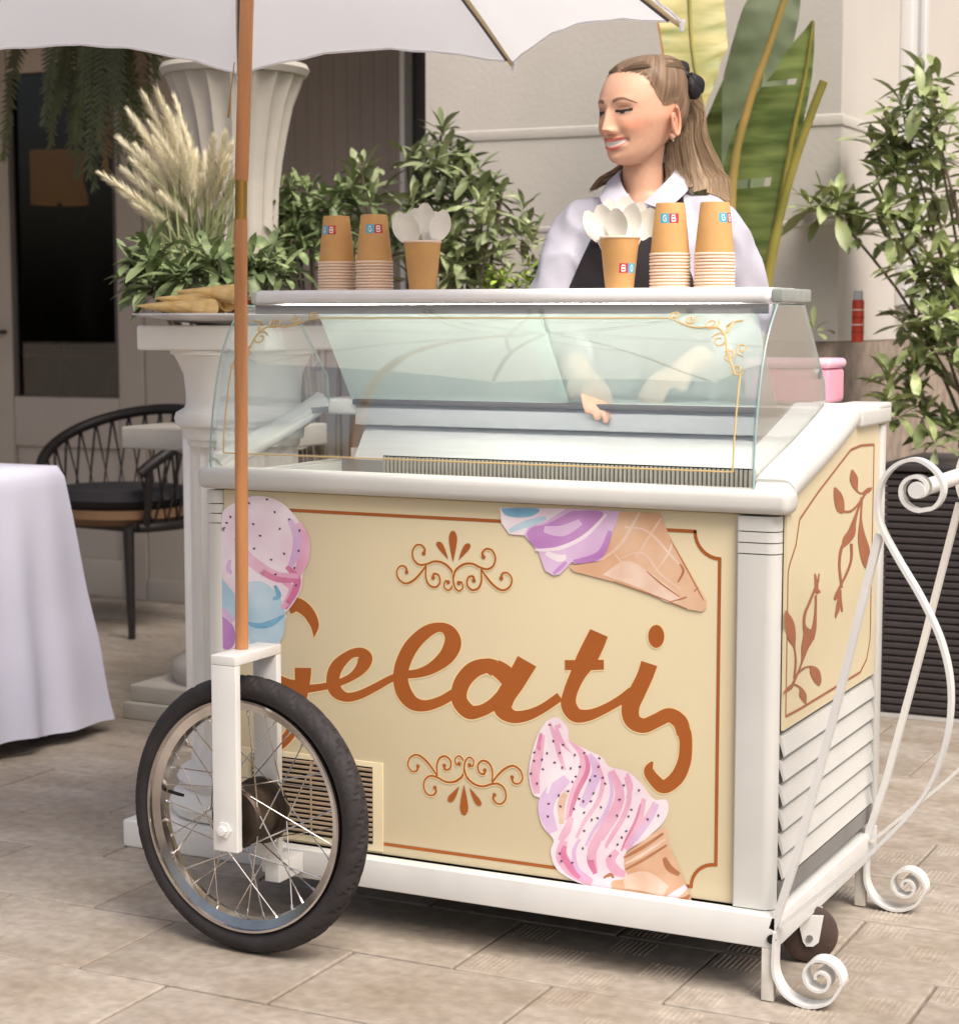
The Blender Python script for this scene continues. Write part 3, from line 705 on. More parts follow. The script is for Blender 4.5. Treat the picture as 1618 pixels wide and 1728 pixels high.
painted([(0, WH, [(78, 52), (445, 58), (380, 130), (235, 150), (212, 205), (130, 198), (86, 135)]),
         (1, DB, [(84, 56), (285, 58), (262, 96), (190, 108), (110, 96)]),
         (0, LI, [(440, 58), (735, 72), (690, 200), (662, 285), (622, 346), (470, 352), (405, 418), (372, 424), (325, 398), (288, 290), (262, 262), (213, 205), (232, 158), (330, 130)]),
         (1, PU, [(470, 72), (640, 76), (580, 170), (500, 240), (420, 275), (300, 284), (228, 215), (250, 162), (340, 140)]),
         (0, WA, [(732, 74), (950, 84), (1010, 220), (1100, 380), (1206, 560), (1206, 605), (1180, 622), (1100, 608), (900, 528), (700, 458), (480, 402), (455, 372), (620, 348), (665, 285)]),
         (1, PW, [(640, 420), (760, 345), (880, 395), (1060, 540), (1000, 572), (850, 495)])],
        [(LI, 60, [(320, 170), (420, 180), (520, 130)]), (WH, 22, [(270, 285), (400, 275), (540, 210), (660, 90)]), (PU, 40, [(480, 350), (580, 330), (640, 290), (680, 180)]), (WH, 40, [(330, 300), (400, 330), (440, 320)]),
         (PU, 24, [(370, 415), (410, 380), (440, 350)]), (BL, 40, [(130, 180), (230, 140), (330, 110)]),
         (PW, 16, [(630, 340), (740, 250), (840, 80)]), (PW, 12, [(820, 330), (900, 200), (960, 110)]), (PW, 12, [(930, 400), (1000, 300), (1020, 240)]), (PW, 12, [(700, 300), (760, 370), (820, 430)]), (PW, 14, [(760, 160), (880, 180), (1000, 300), (1080, 390)]),
         (PW, 12, [(740, 330), (860, 300), (960, 420), (1130, 540)]), (DW, 9, [(1010, 230), (1100, 390), (1190, 560)]), (DW, 10, [(1000, 570), (1100, 540), (1160, 490)]), (DW, 8, [(880, 400), (960, 470), (1060, 540)]), (WA, 50, [(1050, 440), (1120, 530), (1170, 590)]), (DW, 6, [(700, 455), (900, 525), (1100, 605)]), (DW, 14, [(1050, 460), (1080, 400), (1060, 360)])],
        [], Cc)
random.seed(7)
dots = [(240, 152), (262, 248), (150, 315), (148, 365), (195, 358), (200, 415), (165, 500), (235, 620), (230, 695), (300, 318), (320, 270), (365, 410), (395, 458), (375, 490), (445, 318), (535, 350), (530, 400), (510, 455), (480, 480), (555, 465), (570, 500), (500, 558), (415, 590), (440, 605), (485, 605), (385, 650), (445, 672), (525, 705), (490, 715), (445, 780), (437, 885), (375, 970), (300, 915), (770, 540), (725, 655), (708, 695), (695, 782), (668, 820), (643, 862), (822, 712), (885, 690), (655, 595), (640, 690), (600, 930), (305, 635), (315, 405), (270, 375), (225, 320), (130, 440), (680, 510), (390, 330), (420, 400), (295, 570), (350, 545), (545, 640), (310, 960)]
painted([(1, WA, [(640, 960), (905, 765), (945, 860), (1005, 1000), (1075, 1170), (1066, 1207), (940, 1192), (600, 1134), (606, 1070), (690, 1040)]),
         (1, WH, [(220, 130), (282, 105), (345, 165), (358, 240), (440, 290), (545, 340), (595, 400), (700, 428), (785, 500), (855, 590), (930, 598), (944, 660), (905, 740), (800, 835), (695, 905), (682, 1000), (704, 1060), (610, 1080), (598, 1134), (480, 1112), (380, 1074), (280, 1005), (246, 905), (262, 832), (200, 755), (172, 655), (190, 590), (140, 560), (116, 430), (148, 272), (180, 190)])],
        [(PK, 62, [(285, 150), (325, 250), (430, 335), (440, 440), (385, 560), (345, 720)]), (PK, 60, [(195, 210), (172, 340), (152, 450), (165, 560)]), (LI, 96, [(345, 470), (245, 565), (218, 660), (262, 790)]),
         (LI, 60, [(470, 330), (520, 420), (470, 560), (430, 640)]), (DP, 30, [(452, 330), (466, 420), (400, 560), (350, 725)]), (PK, 66, [(605, 425), (655, 555), (622, 680), (545, 800), (492, 900), (505, 1015)]), (DP, 46, [(600, 740), (515, 850), (482, 950), (512, 1035)]),
         (PK, 44, [(800, 590), (770, 720), (720, 850), (690, 890)]), (LI, 36, [(880, 620), (840, 700), (770, 800), (720, 860)]), (PK, 74, [(325, 840), (312, 930), (372, 1015), (490, 1090)]), (DP, 40, [(330, 870), (322, 930), (380, 1020), (420, 1060)]),
         (PK, 60, [(640, 900), (600, 960), (640, 1020), (690, 1040)]), (PK, 50, [(370, 700), (340, 780), (300, 840)]), (PW, 46, [(345, 540), (310, 620), (312, 740)]), (WH, 26, [(235, 150), (250, 300), (262, 420), (225, 560)]), (PK, 30, [(700, 440), (720, 520), (700, 590)]), (DP, 24, [(190, 200), (176, 280), (186, 300)]), (PK, 30, [(240, 140), (275, 230), (300, 330), (330, 420)]), (WH, 30, [(300, 170), (345, 260), (400, 340), (395, 430), (340, 560)]), (PK, 26, [(520, 380), (555, 480), (530, 600), (450, 720), (400, 820)]), (LI, 24, [(590, 440), (610, 560), (570, 680), (500, 780), (455, 870)]), (PK, 30, [(690, 460), (715, 570), (680, 690), (610, 810), (570, 880)]), (LI, 26, [(420, 830), (385, 900), (400, 1000), (460, 1070)]), (PK, 24, [(860, 610), (820, 690), (770, 760)]), (DP, 16, [(780, 620), (750, 720), (700, 820), (665, 900)]), (WH, 40, [(560, 840), (545, 920), (570, 1000)]),
         (DW, 22, [(680, 940), (790, 880), (915, 795)]), (DW, 18, [(690, 1010), (800, 950), (935, 865)]), (PW, 20, [(690, 975), (800, 915), (925, 830)]), (PW, 120, [(680, 1090), (800, 1080), (930, 1140)]), (WH, 44, [(940, 1180), (1000, 1150), (1050, 1110)]), (DW, 40, [(920, 940), (950, 1000), (1010, 1040)]), (DW, 24, [(1010, 1190), (1050, 1180), (1070, 1160)]), (DW, 20, [(560, 1060), (600, 1040), (620, 1060)])],
        dots, D, 9)
# vines on the side panel
LAY[0] = 0
S = side_plane(1240, 540, 2.468)
b = MB(); k = 1
sb_ = [(.095, .80), (.095, .49), (.555, .49), (.555, .935), (.45, .92), (.30, .885), (.17, .848), (.135, .81)]
def seg(b, a, c, w=.005):
    LAY[0] += 1; L = math.dist(a, c); tx, tz = (c[0]-a[0])/L, (c[1]-a[1])/L; nx, nz = -tz*w/2, tx*w/2; d = .0006+LAY[0]*.00001
    b.add([(.005+d, a[0]+nx, a[1]+nz), (.005+d, c[0]+nx, c[1]+nz), (.005+d, c[0]-nx, c[1]-nz), (.005+d, a[0]-nx, a[1]-nz)], [(0, 1, 2, 3)])
bl = [(.024, .735), (.024, .485), (.10, .483), (.50, .482), (.545, .50), (.568, .535), (.568, .918), (.47, .922), (.40, .918), (.30, .888), (.19, .855), (.085, .818), (.066, .775), (.036, .75)]
for a, c in zip(bl, bl[1:]+bl[:1]): seg(b, a, c)
b.build('border_line', M_brown2, spanel, smooth=False)
b = MB()
vines = [[(478, 625, 6), (485, 660, 34), (490, 690, 26), (500, 715, 8), (520, 725, 8), (545, 712, 20), (562, 700, 4)],
         [(405, 700, 8), (420, 740, 38), (430, 790, 34), (440, 808, 6)], [(440, 800, 10), (470, 800, 10), (500, 775, 9), (525, 740, 9), (540, 715, 9)],
         [(520, 740, 9), (500, 800, 10), (485, 850, 20), (475, 890, 34), (455, 920, 34), (440, 950, 8)], [(520, 745, 8), (515, 830, 9), (518, 900, 30), (530, 960, 44), (542, 1020, 36), (550, 1050, 6)],
         [(450, 925, 14), (432, 960, 12), (425, 1020, 10), (430, 1080, 10), (435, 1120, 9)], [(475, 935, 12), (475, 1000, 10), (455, 1060, 10), (430, 1110, 9), (415, 1150, 18), (404, 1170, 10)], [(430, 1130, 8), (420, 1200, 18), (408, 1245, 5)], [(430, 1150, 6), (436, 1220, 8)],
         [(322, 1060, 5), (328, 1100, 14), (330, 1140, 14), (335, 1130, 10), (345, 1140, 6)], [(328, 1110, 9), (300, 1180, 10), (280, 1230, 11), (278, 1280, 14), (295, 1320, 44), (280, 1370, 30), (268, 1430, 8), (240, 1500, 9), (225, 1530, 10)], [(326, 1150, 9), (325, 1220, 10), (318, 1290, 20), (300, 1330, 40)],
         [(200, 1215, 6), (215, 1270, 40), (225, 1330, 34), (236, 1370, 8), (242, 1430, 8), (235, 1500, 8)], [(240, 1490, 8), (270, 1460, 9), (300, 1450, 9), (320, 1470, 40), (335, 1510, 30), (340, 1530, 4)],
         [(190, 1562, 6), (215, 1540, 18), (235, 1525, 9), (262, 1540, 10), (272, 1570, 30), (284, 1605, 4)], [(340, 1060, 4), (334, 1100, 9)]]
for st in vines: stroke_add(b, st, S, 0, 0, 5)
b.build('painted_vine', M_brown2, spanel, smooth=False)
# ================================================================== UMBRELLA
def fabric_mat(name, c, tl=.35):
    m = bpy.data.materials.new(name); m.use_nodes = True; n = m.node_tree.nodes; l = m.node_tree.links; n.remove(n['Principled BSDF'])
    d = n.new('ShaderNodeBsdfDiffuse'); t = n.new('ShaderNodeBsdfTranslucent'); mx = n.new('ShaderNodeMixShader'); mx.inputs[0].default_value = tl
    tc = n.new('ShaderNodeTexCoord'); ns = n.new('ShaderNodeTexNoise'); ns.inputs['Scale'].default_value = 5; l.new(tc.outputs['Object'], ns.inputs[0])
    r = n.new('ShaderNodeValToRGB'); a = lin(c); r.color_ramp.elements[0].color = (*[v*.93 for v in a], 1); r.color_ramp.elements[1].color = (*a, 1)
    l.new(ns.outputs['Fac'], r.inputs[0]); l.new(r.outputs[0], d.inputs[0]); l.new(r.outputs[0], t.inputs[0])
    l.new(d.outputs[0], mx.inputs[1]); l.new(t.outputs[0], mx.inputs[2]); l.new(mx.outputs[0], n['Material Output'].inputs[0])
    return m
M_canvas = fabric_mat('white_canvas', (244, 243, 245), .55)
M_wood = mat('varnished_wood', (188, 130, 84), rough=.4, var=.14, scale=9, stretch=(8, 8, .6), coat=.2)
M_wood_lt = mat('pale_wood', (196, 176, 140), rough=.5, var=.12, scale=12)
M_brass = mat('brass', (190, 150, 80), rough=.3, metal=1, var=.1)
um = thing('patio_umbrella', 'white canvas parasol on varnished wooden pole above the cart', 'umbrella', (0, 0, 0))
UC = Vector((-.925, -.212)); UR, ZE, ZA = .81, 1.692, 2.13; PH = R(-12.94)
def ribpt(k, v):
    a = PH+k*PI/4; r = UR*v; z = ZE+(ZA-ZE)*(1-v**1.35)
    c = UC+Vector((-.031, 0))*v
    return Vector((c.x+r*math.cos(a), c.y+r*math.sin(a), z))
vs = []; fs = []; NU, NV = 12, 16
for k in range(8):
    o = len(vs)
    for i in range(NV+1):
        v = i/NV
        for j in range(NU+1):
            u = j/NU; p = ribpt(k, v).lerp(ribpt(k+1, v), u); s = math.sin(PI*u)
            p.z += .034*s*v**3+.012*math.sin(PI*u)*v*(1-v)
            cpt = Vector((UC.x, UC.y, p.z)); p = cpt+(p-cpt)*(1-.045*s*v**3)
            p.z += .002*math.sin(9*u*PI+k)*v*v
            vs.append(p)
    for i in range(NV):
        for j in range(NU):
            a = o+i*(NU+1)+j; fs.append((a, a+1, a+NU+2, a+NU+1))
canopy = MB().add(vs, fs).build('canopy', M_canvas, um, sharp=180)
hm = MB()
for k in range(8): hm.tube([vs[k*(NU+1)*(NV+1)+NV*(NU+1)+j] for j in range(NU+1)], .0026, 5)
hm.build('hem', M_canvas, canopy)
for k in range(8):
    b = MB(); b.tube([ribpt(k, .04+.955*i/14)-Vector((0, 0, .009)) for i in range(15)], [.0065]*12+[.006, .005, .004], 8, 0)
    rb = b.build('rib', M_wood_lt, um)
    MB().tube([ribpt(k, .04+.93*i/14)-Vector((0, 0, .0165)) for i in range(15)], .0028, 6).build('rib_wire', M_dark_gap, rb)
    tp = ribpt(k, 1.0); MB().tube([tp-Vector((0, 0, .016)), tp+Vector((0, 0, .004))], [.004, .008], 8).build('tip_pocket', M_canvas, rb)
    MB().tube([ribpt(k, .5)-Vector((0, 0, .02)), Vector((UC.x+.03*math.cos(PH+k*PI/4)+.012, UC.y+.03*math.sin(PH+k*PI/4), 1.86))], .005, 6).build('stretcher', M_wood_lt, um)
PB, PT = Vector((-.950, -.2, .5635)), Vector((-.898, -.2, 2.16))
def pp(z): return PB+(Vector((-.940, -.2, 1.37))-PB)*((z-PB.z)/(1.37-PB.z)) if z < 1.37 else Vector((-.940, -.2, 1.37))+(PT-Vector((-.940, -.2, 1.37)))*((z-1.37)/(PT.z-1.37))
MB().tube([pp(PB.z), pp(1.337)], .0118, 20).build('pole', M_wood, um)
MB().tube([pp(1.405), pp(2.16)], .0122, 20).build('pole', M_wood, um)
MB().tube([pp(1.335), pp(1.407)], .0108, 16).build('ferrule', M_brass, um)
MB().tube([pp(1.84), pp(1.90)], .03, 16).build('runner', M_wood_lt, um)
MB().tube([pp(2.12), pp(2.15), pp(2.17), pp(2.2)], [.02, .035, .02, .006], 12).build('finial', M_wood, um)
MB().tube([pp(1.61)+Vector((-.016, -.01, 0)), pp(1.56)+Vector((-.02, -.012, 0)), pp(1.515)+Vector((-.024, -.012, 0))], [.001, .001, .0022], 6).build('cord_peg', M_brass, um)

# ================================================================== CUPS AND SPOONS
M_kraft = mat('kraft_paper', (206, 158, 100), rough=.7, var=.06, scale=30)
M_rimp = mat('pale_cup_rim', (236, 212, 192), rough=.6, var=.04)
M_cyan = mat('cyan_print', (60, 176, 204), rough=.6, var=.05); M_red = mat('red_print', (196, 44, 62), rough=.6, var=.05); M_wh = mat('white_print', (240, 232, 230), rough=.6, var=.02)
SZ = 1.2163; CH = .094; CRT, CRB = .0355, .0255
def cup_mesh(up):
    pr = [(0, .004), (CRB-.002, .004), (CRB, 0), (CRB+.0006, .001), (CRT, CH-.004)]
    inn = [(CRT-.001, CH-.004), (CRB-.001, .006), (0, .006)]
    f = (lambda p: p) if up else (lambda p: [(r_, CH-z) for r_, z in p])
    body = MB().lathe(f(pr)+f(inn), 40, cap=False)
    rim = ring_z(CRT, CH-.0022, .0021) if up else ring_z(CRT, .0022, .0021)
    line = MB().lathe(f([(CRB+.0016, .008), (CRB+.0018, .0085), (CRB+.0019, .009)]), 40, cap=False)
    return body, rim
def ring_z(rad, z, r, n=40, m=8):
    b = MB(); vs = []; fs = []
    for i in range(n):
        a = 2*PI*i/n
        for j in range(m):
            q = 2*PI*j/m; vs.append(((rad+r*math.cos(q))*math.cos(a), (rad+r*math.cos(q))*math.sin(a), z+r*1.05*math.sin(q)))
    for i in range(n):
        for j in range(m): fs.append((i*m+j, i*m+(j+1) % m, ((i+1) % n)*m+(j+1) % m, ((i+1) % n)*m+j))
    return b.add(vs, fs)
def proto(bm_, name, m):
    o = bm_.build(name, m); me = o.data; bpy.data.objects.remove(o); return me
bd_, rm_ = cup_mesh(False); ME_inv, ME_invr = proto(bd_, 'cup_body', M_kraft), proto(rm_, 'cup_rim', M_rimp)
bd_, rm_ = cup_mesh(True); ME_upc, ME_upr = proto(bd_, 'cup_body', M_kraft), proto(rm_, 'cup_rim', M_rimp)
def cup_logo(cup, up, a0, zc, flip=False):
    """cyan and red squares side by side, each with a small white sign"""
    h = .0085
    def P(s, t, d):   # s along girth, t height
        z = zc+t; zz = z if up else CH-z; r_ = CRB+(CRT-CRB)*zz/CH+.0005+d; a = a0+s/r_; return (r_*math.cos(a), r_*math.sin(a), z)
    order = ((-h*2, M_cyan, 0), (0, M_red, 1)) if not flip else ((-h*2, M_red, 1), (0, M_cyan, 0))
    for s0, m, k in order:
        b = MB(); n = 5; vs = [P(s0+2*h*i/n, t, 0) for t in (-h, h) for i in range(n+1)]
        b.add(vs, [(i, i+1, n+2+i, n+1+i) for i in range(n)])
        sg = [[(.5, .2), (.5, .8)], [(.5, .8), (1.2, .8), (1.25, .55), (.55, .5)], [(.6, .5), (1.35, .45), (1.3, .2), (.5, .2)]] if k else [[(1.3, .7), (1.0, .82), (.6, .65), (.6, .35), (1.0, .18), (1.35, .3), (1.35, .5), (1.0, .5)]]
        for st in sg:
            for p, q in zip(st, st[1:]):
                d = Vector((q[0]-p[0], q[1]-p[1])); L = d.length; d.normalize(); nn = Vector((-d.y, d.x))*.07
                qd = [(p[0]+nn.x, p[1]+nn.y), (q[0]+nn.x, q[1]+nn.y), (q[0]-nn.x, q[1]-nn.y), (p[0]-nn.x, p[1]-nn.y)]
                b.add([P(s0+h*u, -h+2*h*v, .0003) for u, v in qd], [(0, 1, 2, 3)], 1)
        b.build('print', [m, M_wh], cup, smooth=False)
ORD = ['bottom', 'second', 'third', 'fourth', 'fifth', 'sixth', 'seventh', 'eighth', 'ninth', 'tenth', 'eleventh', 'twelfth']
def cam_angle(x, y): return math.atan2(CAM.y-y, CAM.x-x)
def stack(px, y, n, word, logo, rz0):
    x = on_plane(px, 480, 1, y).x
    random.seed(int(px))
    for k in range(n):
        nm = 'top' if k == n-1 else ORD[k]
        lab = f'{"printed tan paper cup crowning" if k == n-1 else nm+" rim from the bottom of" if k else "lowest paper cup of"} the {word} tan cup stack'
        c = thing('paper_cup', lab, 'cup', (x+random.uniform(-.0006, .0006), y+random.uniform(-.0006, .0006), SZ+k*.00585), random.uniform(0, 6), 'upturned paper cups stacked on the glass shelf')
        link('cup_body', ME_inv, c); link('cup_rim', ME_invr, c)
        if k == n-1:
            c.rotation_euler.z = 0
            cup_logo(c, False, cam_angle(x, y)+logo, .078-.012)
stack(568, .215, 10, 'far left', -.62, 0)
stack(632, .205, 10, 'second from left', 0.02, 0)
stack(1130, .195, 11, 'third from left', -.05, 0)
stack(1205, .205, 11, 'far right', .85, 0)
M_spoon = mat('white_paper_spoon', (236, 233, 224), rough=.6, var=.03, scale=30)
def spoon_mesh():
    b = MB(); n, m = 10, 6; vs = []; fs = []
    for i in range(n+1):
        t = i/n; zz = .080+.060*t; wd = .0205*math.sin(PI*min(1, .08+.88*t))**.7
        for j in range(m+1):
            u = -1+2*j/m; vs.append((wd*u, .007*(1-u*u)*math.sin(PI*t)-.004*t, zz))
    for i in range(n):
        for j in range(m): a = i*(m+1)+j; fs.append((a, a+1, a+m+2, a+m+1))
    b.add(vs, fs)
    b.box(-.004, .004, -.0006, .0006, 0, .084)
    o = b.build('spoon', M_spoon); me = o.data; bpy.data.objects.remove(o)
    return me
ME_spoon = spoon_mesh()
def spoon_cup(px, y, word, spoons, logo=None):
    x = on_plane(px, 480, 1, y).x
    c = thing('spoon_cup', f'upright tan paper cup holding white spoons, {word}', 'cup', (x, y, SZ))
    link('cup_body', ME_upc, c); link('cup_rim', ME_upr, c)
    if logo is not None: cup_logo(c, True, cam_angle(x, y)+logo, .036, True)
    for i, (lean, back, ht, tw, desc) in enumerate(spoons):
        # lean = towards the photograph's right
        d = _rt*math.sin(lean)+Vector((-math.sin(YAW), math.cos(YAW), 0))*math.sin(back)*.9+Vector((0, 0, 1))*math.cos(lean); d.normalize()
        xa = (_rt*math.cos(tw)+Vector((-math.sin(YAW), math.cos(YAW), 0))*math.sin(tw)); xa = (xa-d*xa.dot(d)).normalized(); ya = d.cross(xa)
        mt = Matrix((xa, ya, d)).transposed().to_4x4()
        mt.translation = Vector((x, y, SZ+.026+ht))+_rt*(math.sin(lean)*.006)+Vector((-math.sin(YAW), math.cos(YAW), 0))*(back*.02)
        o = link('paper_spoon', ME_spoon); o.matrix_world = mt
        tag(o, f'white paper spoon {desc} in the cup {word}', 'spoon', 'white spoons standing in the cups')
spoon_cup(713, .19, 'beside the left cup stacks', [(-.34, .1, -.010, .15, 'leaning farthest left'), (-.22, -.15, -.016, -.1, 'leaning left in front'), (-.10, .22, -.006, .3, 'half hidden behind left'), (.04, .05, .0, -.1, 'standing tallest in the middle'), (.18, .25, -.010, .4, 'half hidden behind right'), (.30, -.05, -.008, .1, 'leaning farthest right')])
spoon_cup(1045, .17, 'in front of the woman', [(-.44, .15, -.012, .5, 'leaning farthest left'), (-.27, -.12, -.010, .1, 'leaning left in front'), (-.14, .22, .0, .3, 'standing behind at left'), (-.06, -.2, -.020, -.3, 'lowest in front'), (.08, .16, .002, .1, 'standing tallest'), (.16, -.15, -.012, -.2, 'leaning right in front'), (.28, .12, -.004, .2, 'leaning right behind'), (.42, .0, -.010, -.1, 'leaning farthest right')], .55)

# pink box on the rear rim, spray can on the plinth ledge
M_pink = mat('pink_plastic', (226, 150, 172), rough=.35, var=.05, scale=5)
pb = thing('pink_box', 'pink lidded plastic box on the rear edge of the cart', 'box', (-.155, .565, .9985))
MB().box(-.085, .085, -.055, .055, 0, .066, b=.008).build('body', M_pink, pb)
MB().box(-.089, .089, -.059, .059, .0665, .086, b=.009).build('lid', mat('pale_pink_plastic', (236, 184, 204), rough=.3, var=.03), pb)
sc_ = thing('spray_can', 'slim red spray can with pale cap on the stone ledge', 'can', (-.577, 2.565, 1.089))
b = MB().lathe([(0, 0), (.017, 0), (.018, .003), (.018, .118), (.016, .126), (0, .126)], 24, cap=False).build('body', mat('red_can', (196, 70, 50), rough=.4, var=.05), sc_)
MB().lathe([(.0145, .1262), (.0145, .148), (.011, .153), (0, .153)], 20, cap=False).build('cap', mat('pale_cap', (196, 200, 208), rough=.4), sc_)
for k in range(4): ring_z(.0182, .03+k*.022, .0016, 24, 6).build('band', M_wh if k % 2 else mat('dark_red', (140, 40, 34)), b)

# ================================================================== PEDESTAL, COLUMN, PLATE OF CONES
M_stucco = mat('white_stucco', (236, 232, 225), rough=.7, var=.05, scale=7, bump=.2, bscale=30)
def flute(n, dp): return lambda a, i: 1-dp*abs(math.sin(a*n/2))**.8
pd = thing('pedestal', 'short white fluted pedestal carrying the plate of wafer cones', 'column', (-1.375, .46, 0))
MB().box(-.165, .165, -.165, .165, 1.093, 1.146, b=.006).build('abacus', M_stucco, pd)
MB().lathe([(.158, 1.0925), (.158, 1.084), (.150, 1.082), (.142, 1.066), (.130, 1.04), (.126, 1.0), (.126, .975), (.130, .966), (.148, .956), (.152, .944), (.148, .930), (.134, .922), (.132, .90)], 56).build('capital', M_stucco, pd)
pz = [(.124, .8998), (.124, .885)]+[(.124, .88-.02*i) for i in range(35)]+[(.126, .17)]
MB().lathe(pz, 144, fl=lambda a, i: 1-(.14*abs(math.sin(a*10))**.7 if 1 < i < 36 else 0), cap=False).build('shaft', M_stucco, pd, sharp=60)
MB().lathe([(.130, .1698), (.150, .16), (.158, .145), (.150, .13), (.142, .124), (.165, .112), (.176, .09), (.165, .068), (.15, .062)], 56).build('base_moulding', M_stucco, pd)
MB().box(-.2, .2, -.2, .2, 0, .0615, b=.006).build('plinth', M_stucco, pd)
M_stone = mat('shaded_stone', (178, 172, 162), rough=.85, var=.1, scale=6, bump=.4, bscale=26)  # white column greyed: its shade is put into the base colour
tcx, tcy = -2.15, 1.61
tcm = thing('tall_column', 'tall white column with flared fluted head behind the plumed grass', 'column', (tcx, tcy, 0))
MB().box(-.25, .25, -.25, .25, 0, .05, b=.005).build('plinth', M_stone, tcm)
MB().box(-.235, .235, -.235, .235, .0505, .10, b=.005).build('plinth', M_stone, tcm)
MB().lathe([(.2, .1005), (.21, .13), (.2, .16), (.17, .18), (.15, .2), (.14, .74), (.17, .77), (.2, .785)], 48).build('lower_shaft', M_stone, tcm)
MB().box(-.26, .18, -.22, .20, .786, .85, b=.006).build('abacus', M_stone, tcm)
MB().lathe([(.15, .8505), (.13, .9), (.12, 1.0), (.12, 1.4), (.125, 1.52), (.135, 1.61), (.15, 1.69), (.168, 1.77), (.192, 1.83), (.200, 1.85)], 144, fl=lambda a, i: 1-.085*abs(math.sin(a*9))).build('flared_shaft', M_stone, tcm, sharp=60)
MB().lathe([(.205, 1.8505), (.215, 1.868), (.208, 1.882), (.15, 1.895)], 48).build('rim', M_stone, tcm)
# plate
M_china = mat('white_china', (226, 222, 222), rough=.25, var=.02, spec=.6)
pl_ = MB().lathe([(0, 0), (.10, 0), (.11, .004), (.195, .014), (.236, .022), (.234, .0255), (.19, .018), (.11, .009), (0, .008)], 96, cap=False, fl=lambda a, i: 1+(.022*math.cos(a*12) if 3 <= i <= 6 else 0))
plate = tag(pl_.build('plate', M_china, loc=(-1.375, .46, 1.1466)), 'white scalloped plate of wafer cones on the fluted pedestal', 'plate')
def waffle_mat():
    m = mat('wafer_cone', (244, 200, 126), rough=.7, var=.10, scale=30, c2=(252, 222, 160))
    n = m.node_tree.nodes; l = m.node_tree.links; tc = [x for x in n if x.type == 'TEX_COORD'][0]
    bk = n.new('ShaderNodeTexBrick'); bk.inputs['Scale'].default_value = 120; bk.offset = 0; bk.inputs['Brick Width'].default_value = 1; bk.inputs['Row Height'].default_value = 1; bk.inputs['Mortar Size'].default_value = .16; bk.inputs['Mortar Smooth'].default_value = .5
    l.new(tc.outputs['Object'], bk.inputs[0]); bp = n.new('ShaderNodeBump'); bp.inputs['Strength'].default_value = .45; bp.inputs['Distance'].default_value = .002
    l.new(bk.outputs['Fac'], bp.inputs['Height']); l.new(bp.outputs[0], n['Principled BSDF'].inputs['Normal']); return m
M_waf = waffle_mat()
b = MB(); prof = [(.0015, 0), (.007, .03), (.014, .075), (.021, .125), (.0215, .13), (.0195, .13), (.012, .07), (.003, .02)]
b.lathe([(r_, z) for r_, z in prof], 20, cap=False); ME_wc = proto(b, 'wafer_cone', M_waf)
random.seed(3); cnt = 0
words = ['at the far left rim', 'left of the plate front', 'near the plate front', 'left of the middle', 'in the middle front', 'right of the middle', 'toward the right front', 'at the right rim', 'lying at the back left', 'lying at the back', 'lying at the back right', 'topmost at left', 'topmost in the middle', 'topmost at right', 'crosswise on top', 'second crosswise on top']
for i in range(16):
    if i < 8: a = R(112+i*22); rad, z, tilt = .228, 1.180, .03
    elif i < 11: a = R(20+(i-8)*34); rad, z, tilt = .18, 1.180, .03
    elif i < 14: a = R(150+(i-11)*45); rad, z, tilt = .20, 1.197, .06
    else: a = R(200+(i-14)*60); rad, z, tilt = .15, 1.212, .04
    tip = Vector((-1.375+rad*math.cos(a), .46+rad*math.sin(a), z+.004)); d = Vector((-math.cos(a+random.uniform(-.12, .12)), -math.sin(a), -tilt+.0)).normalized()
    o = link('wafer_cone', ME_wc); o.rotation_mode = 'QUATERNION'; o.rotation_quaternion = d.to_track_quat('Z', 'Y'); o.location = tip+Vector((0, 0, .004))
    tag(o, f'golden wafer cone lying {words[i]} of the scalloped plate'.replace('of the middle of', 'of the middle on'), 'wafer cone', 'wafer cones piled on the plate')

# ================================================================== TABLE AND CLOTH, CHAIR
tb = thing('table', 'square table hidden under the pale lilac cloth', 'table', (-2.80, .68, 0))
MB().box(-.38, .38, -.41, .41, .72, .748, b=.004).build('table_top', M_wood_lt, tb)
for sx in (-1, 1):
    for sy in (-1, 1): MB().box(sx*.34-.02, sx*.34+.02, sy*.37-.02, sy*.37+.02, 0, .719).build('leg', M_black, tb, smooth=False)
M_cloth = mat('lilac_white_cloth', (204, 203, 220), rough=.85, var=.03, scale=4, bump=.12, bscale=300)
vs = []; fs = []; per = []
hx, hy = .392, .422; NP = 240
for i in range(NP):
    t = i/NP*4; s_ = int(t); u = t-s_
    c = [(-1, -1), (1, -1), (1, 1), (-1, 1)]; a, b_ = c[s_], c[(s_+1) % 4]
    per.append(((a[0]+(b_[0]-a[0])*u)*hx, (a[1]+(b_[1]-a[1])*u)*hy, u))
NR = 26
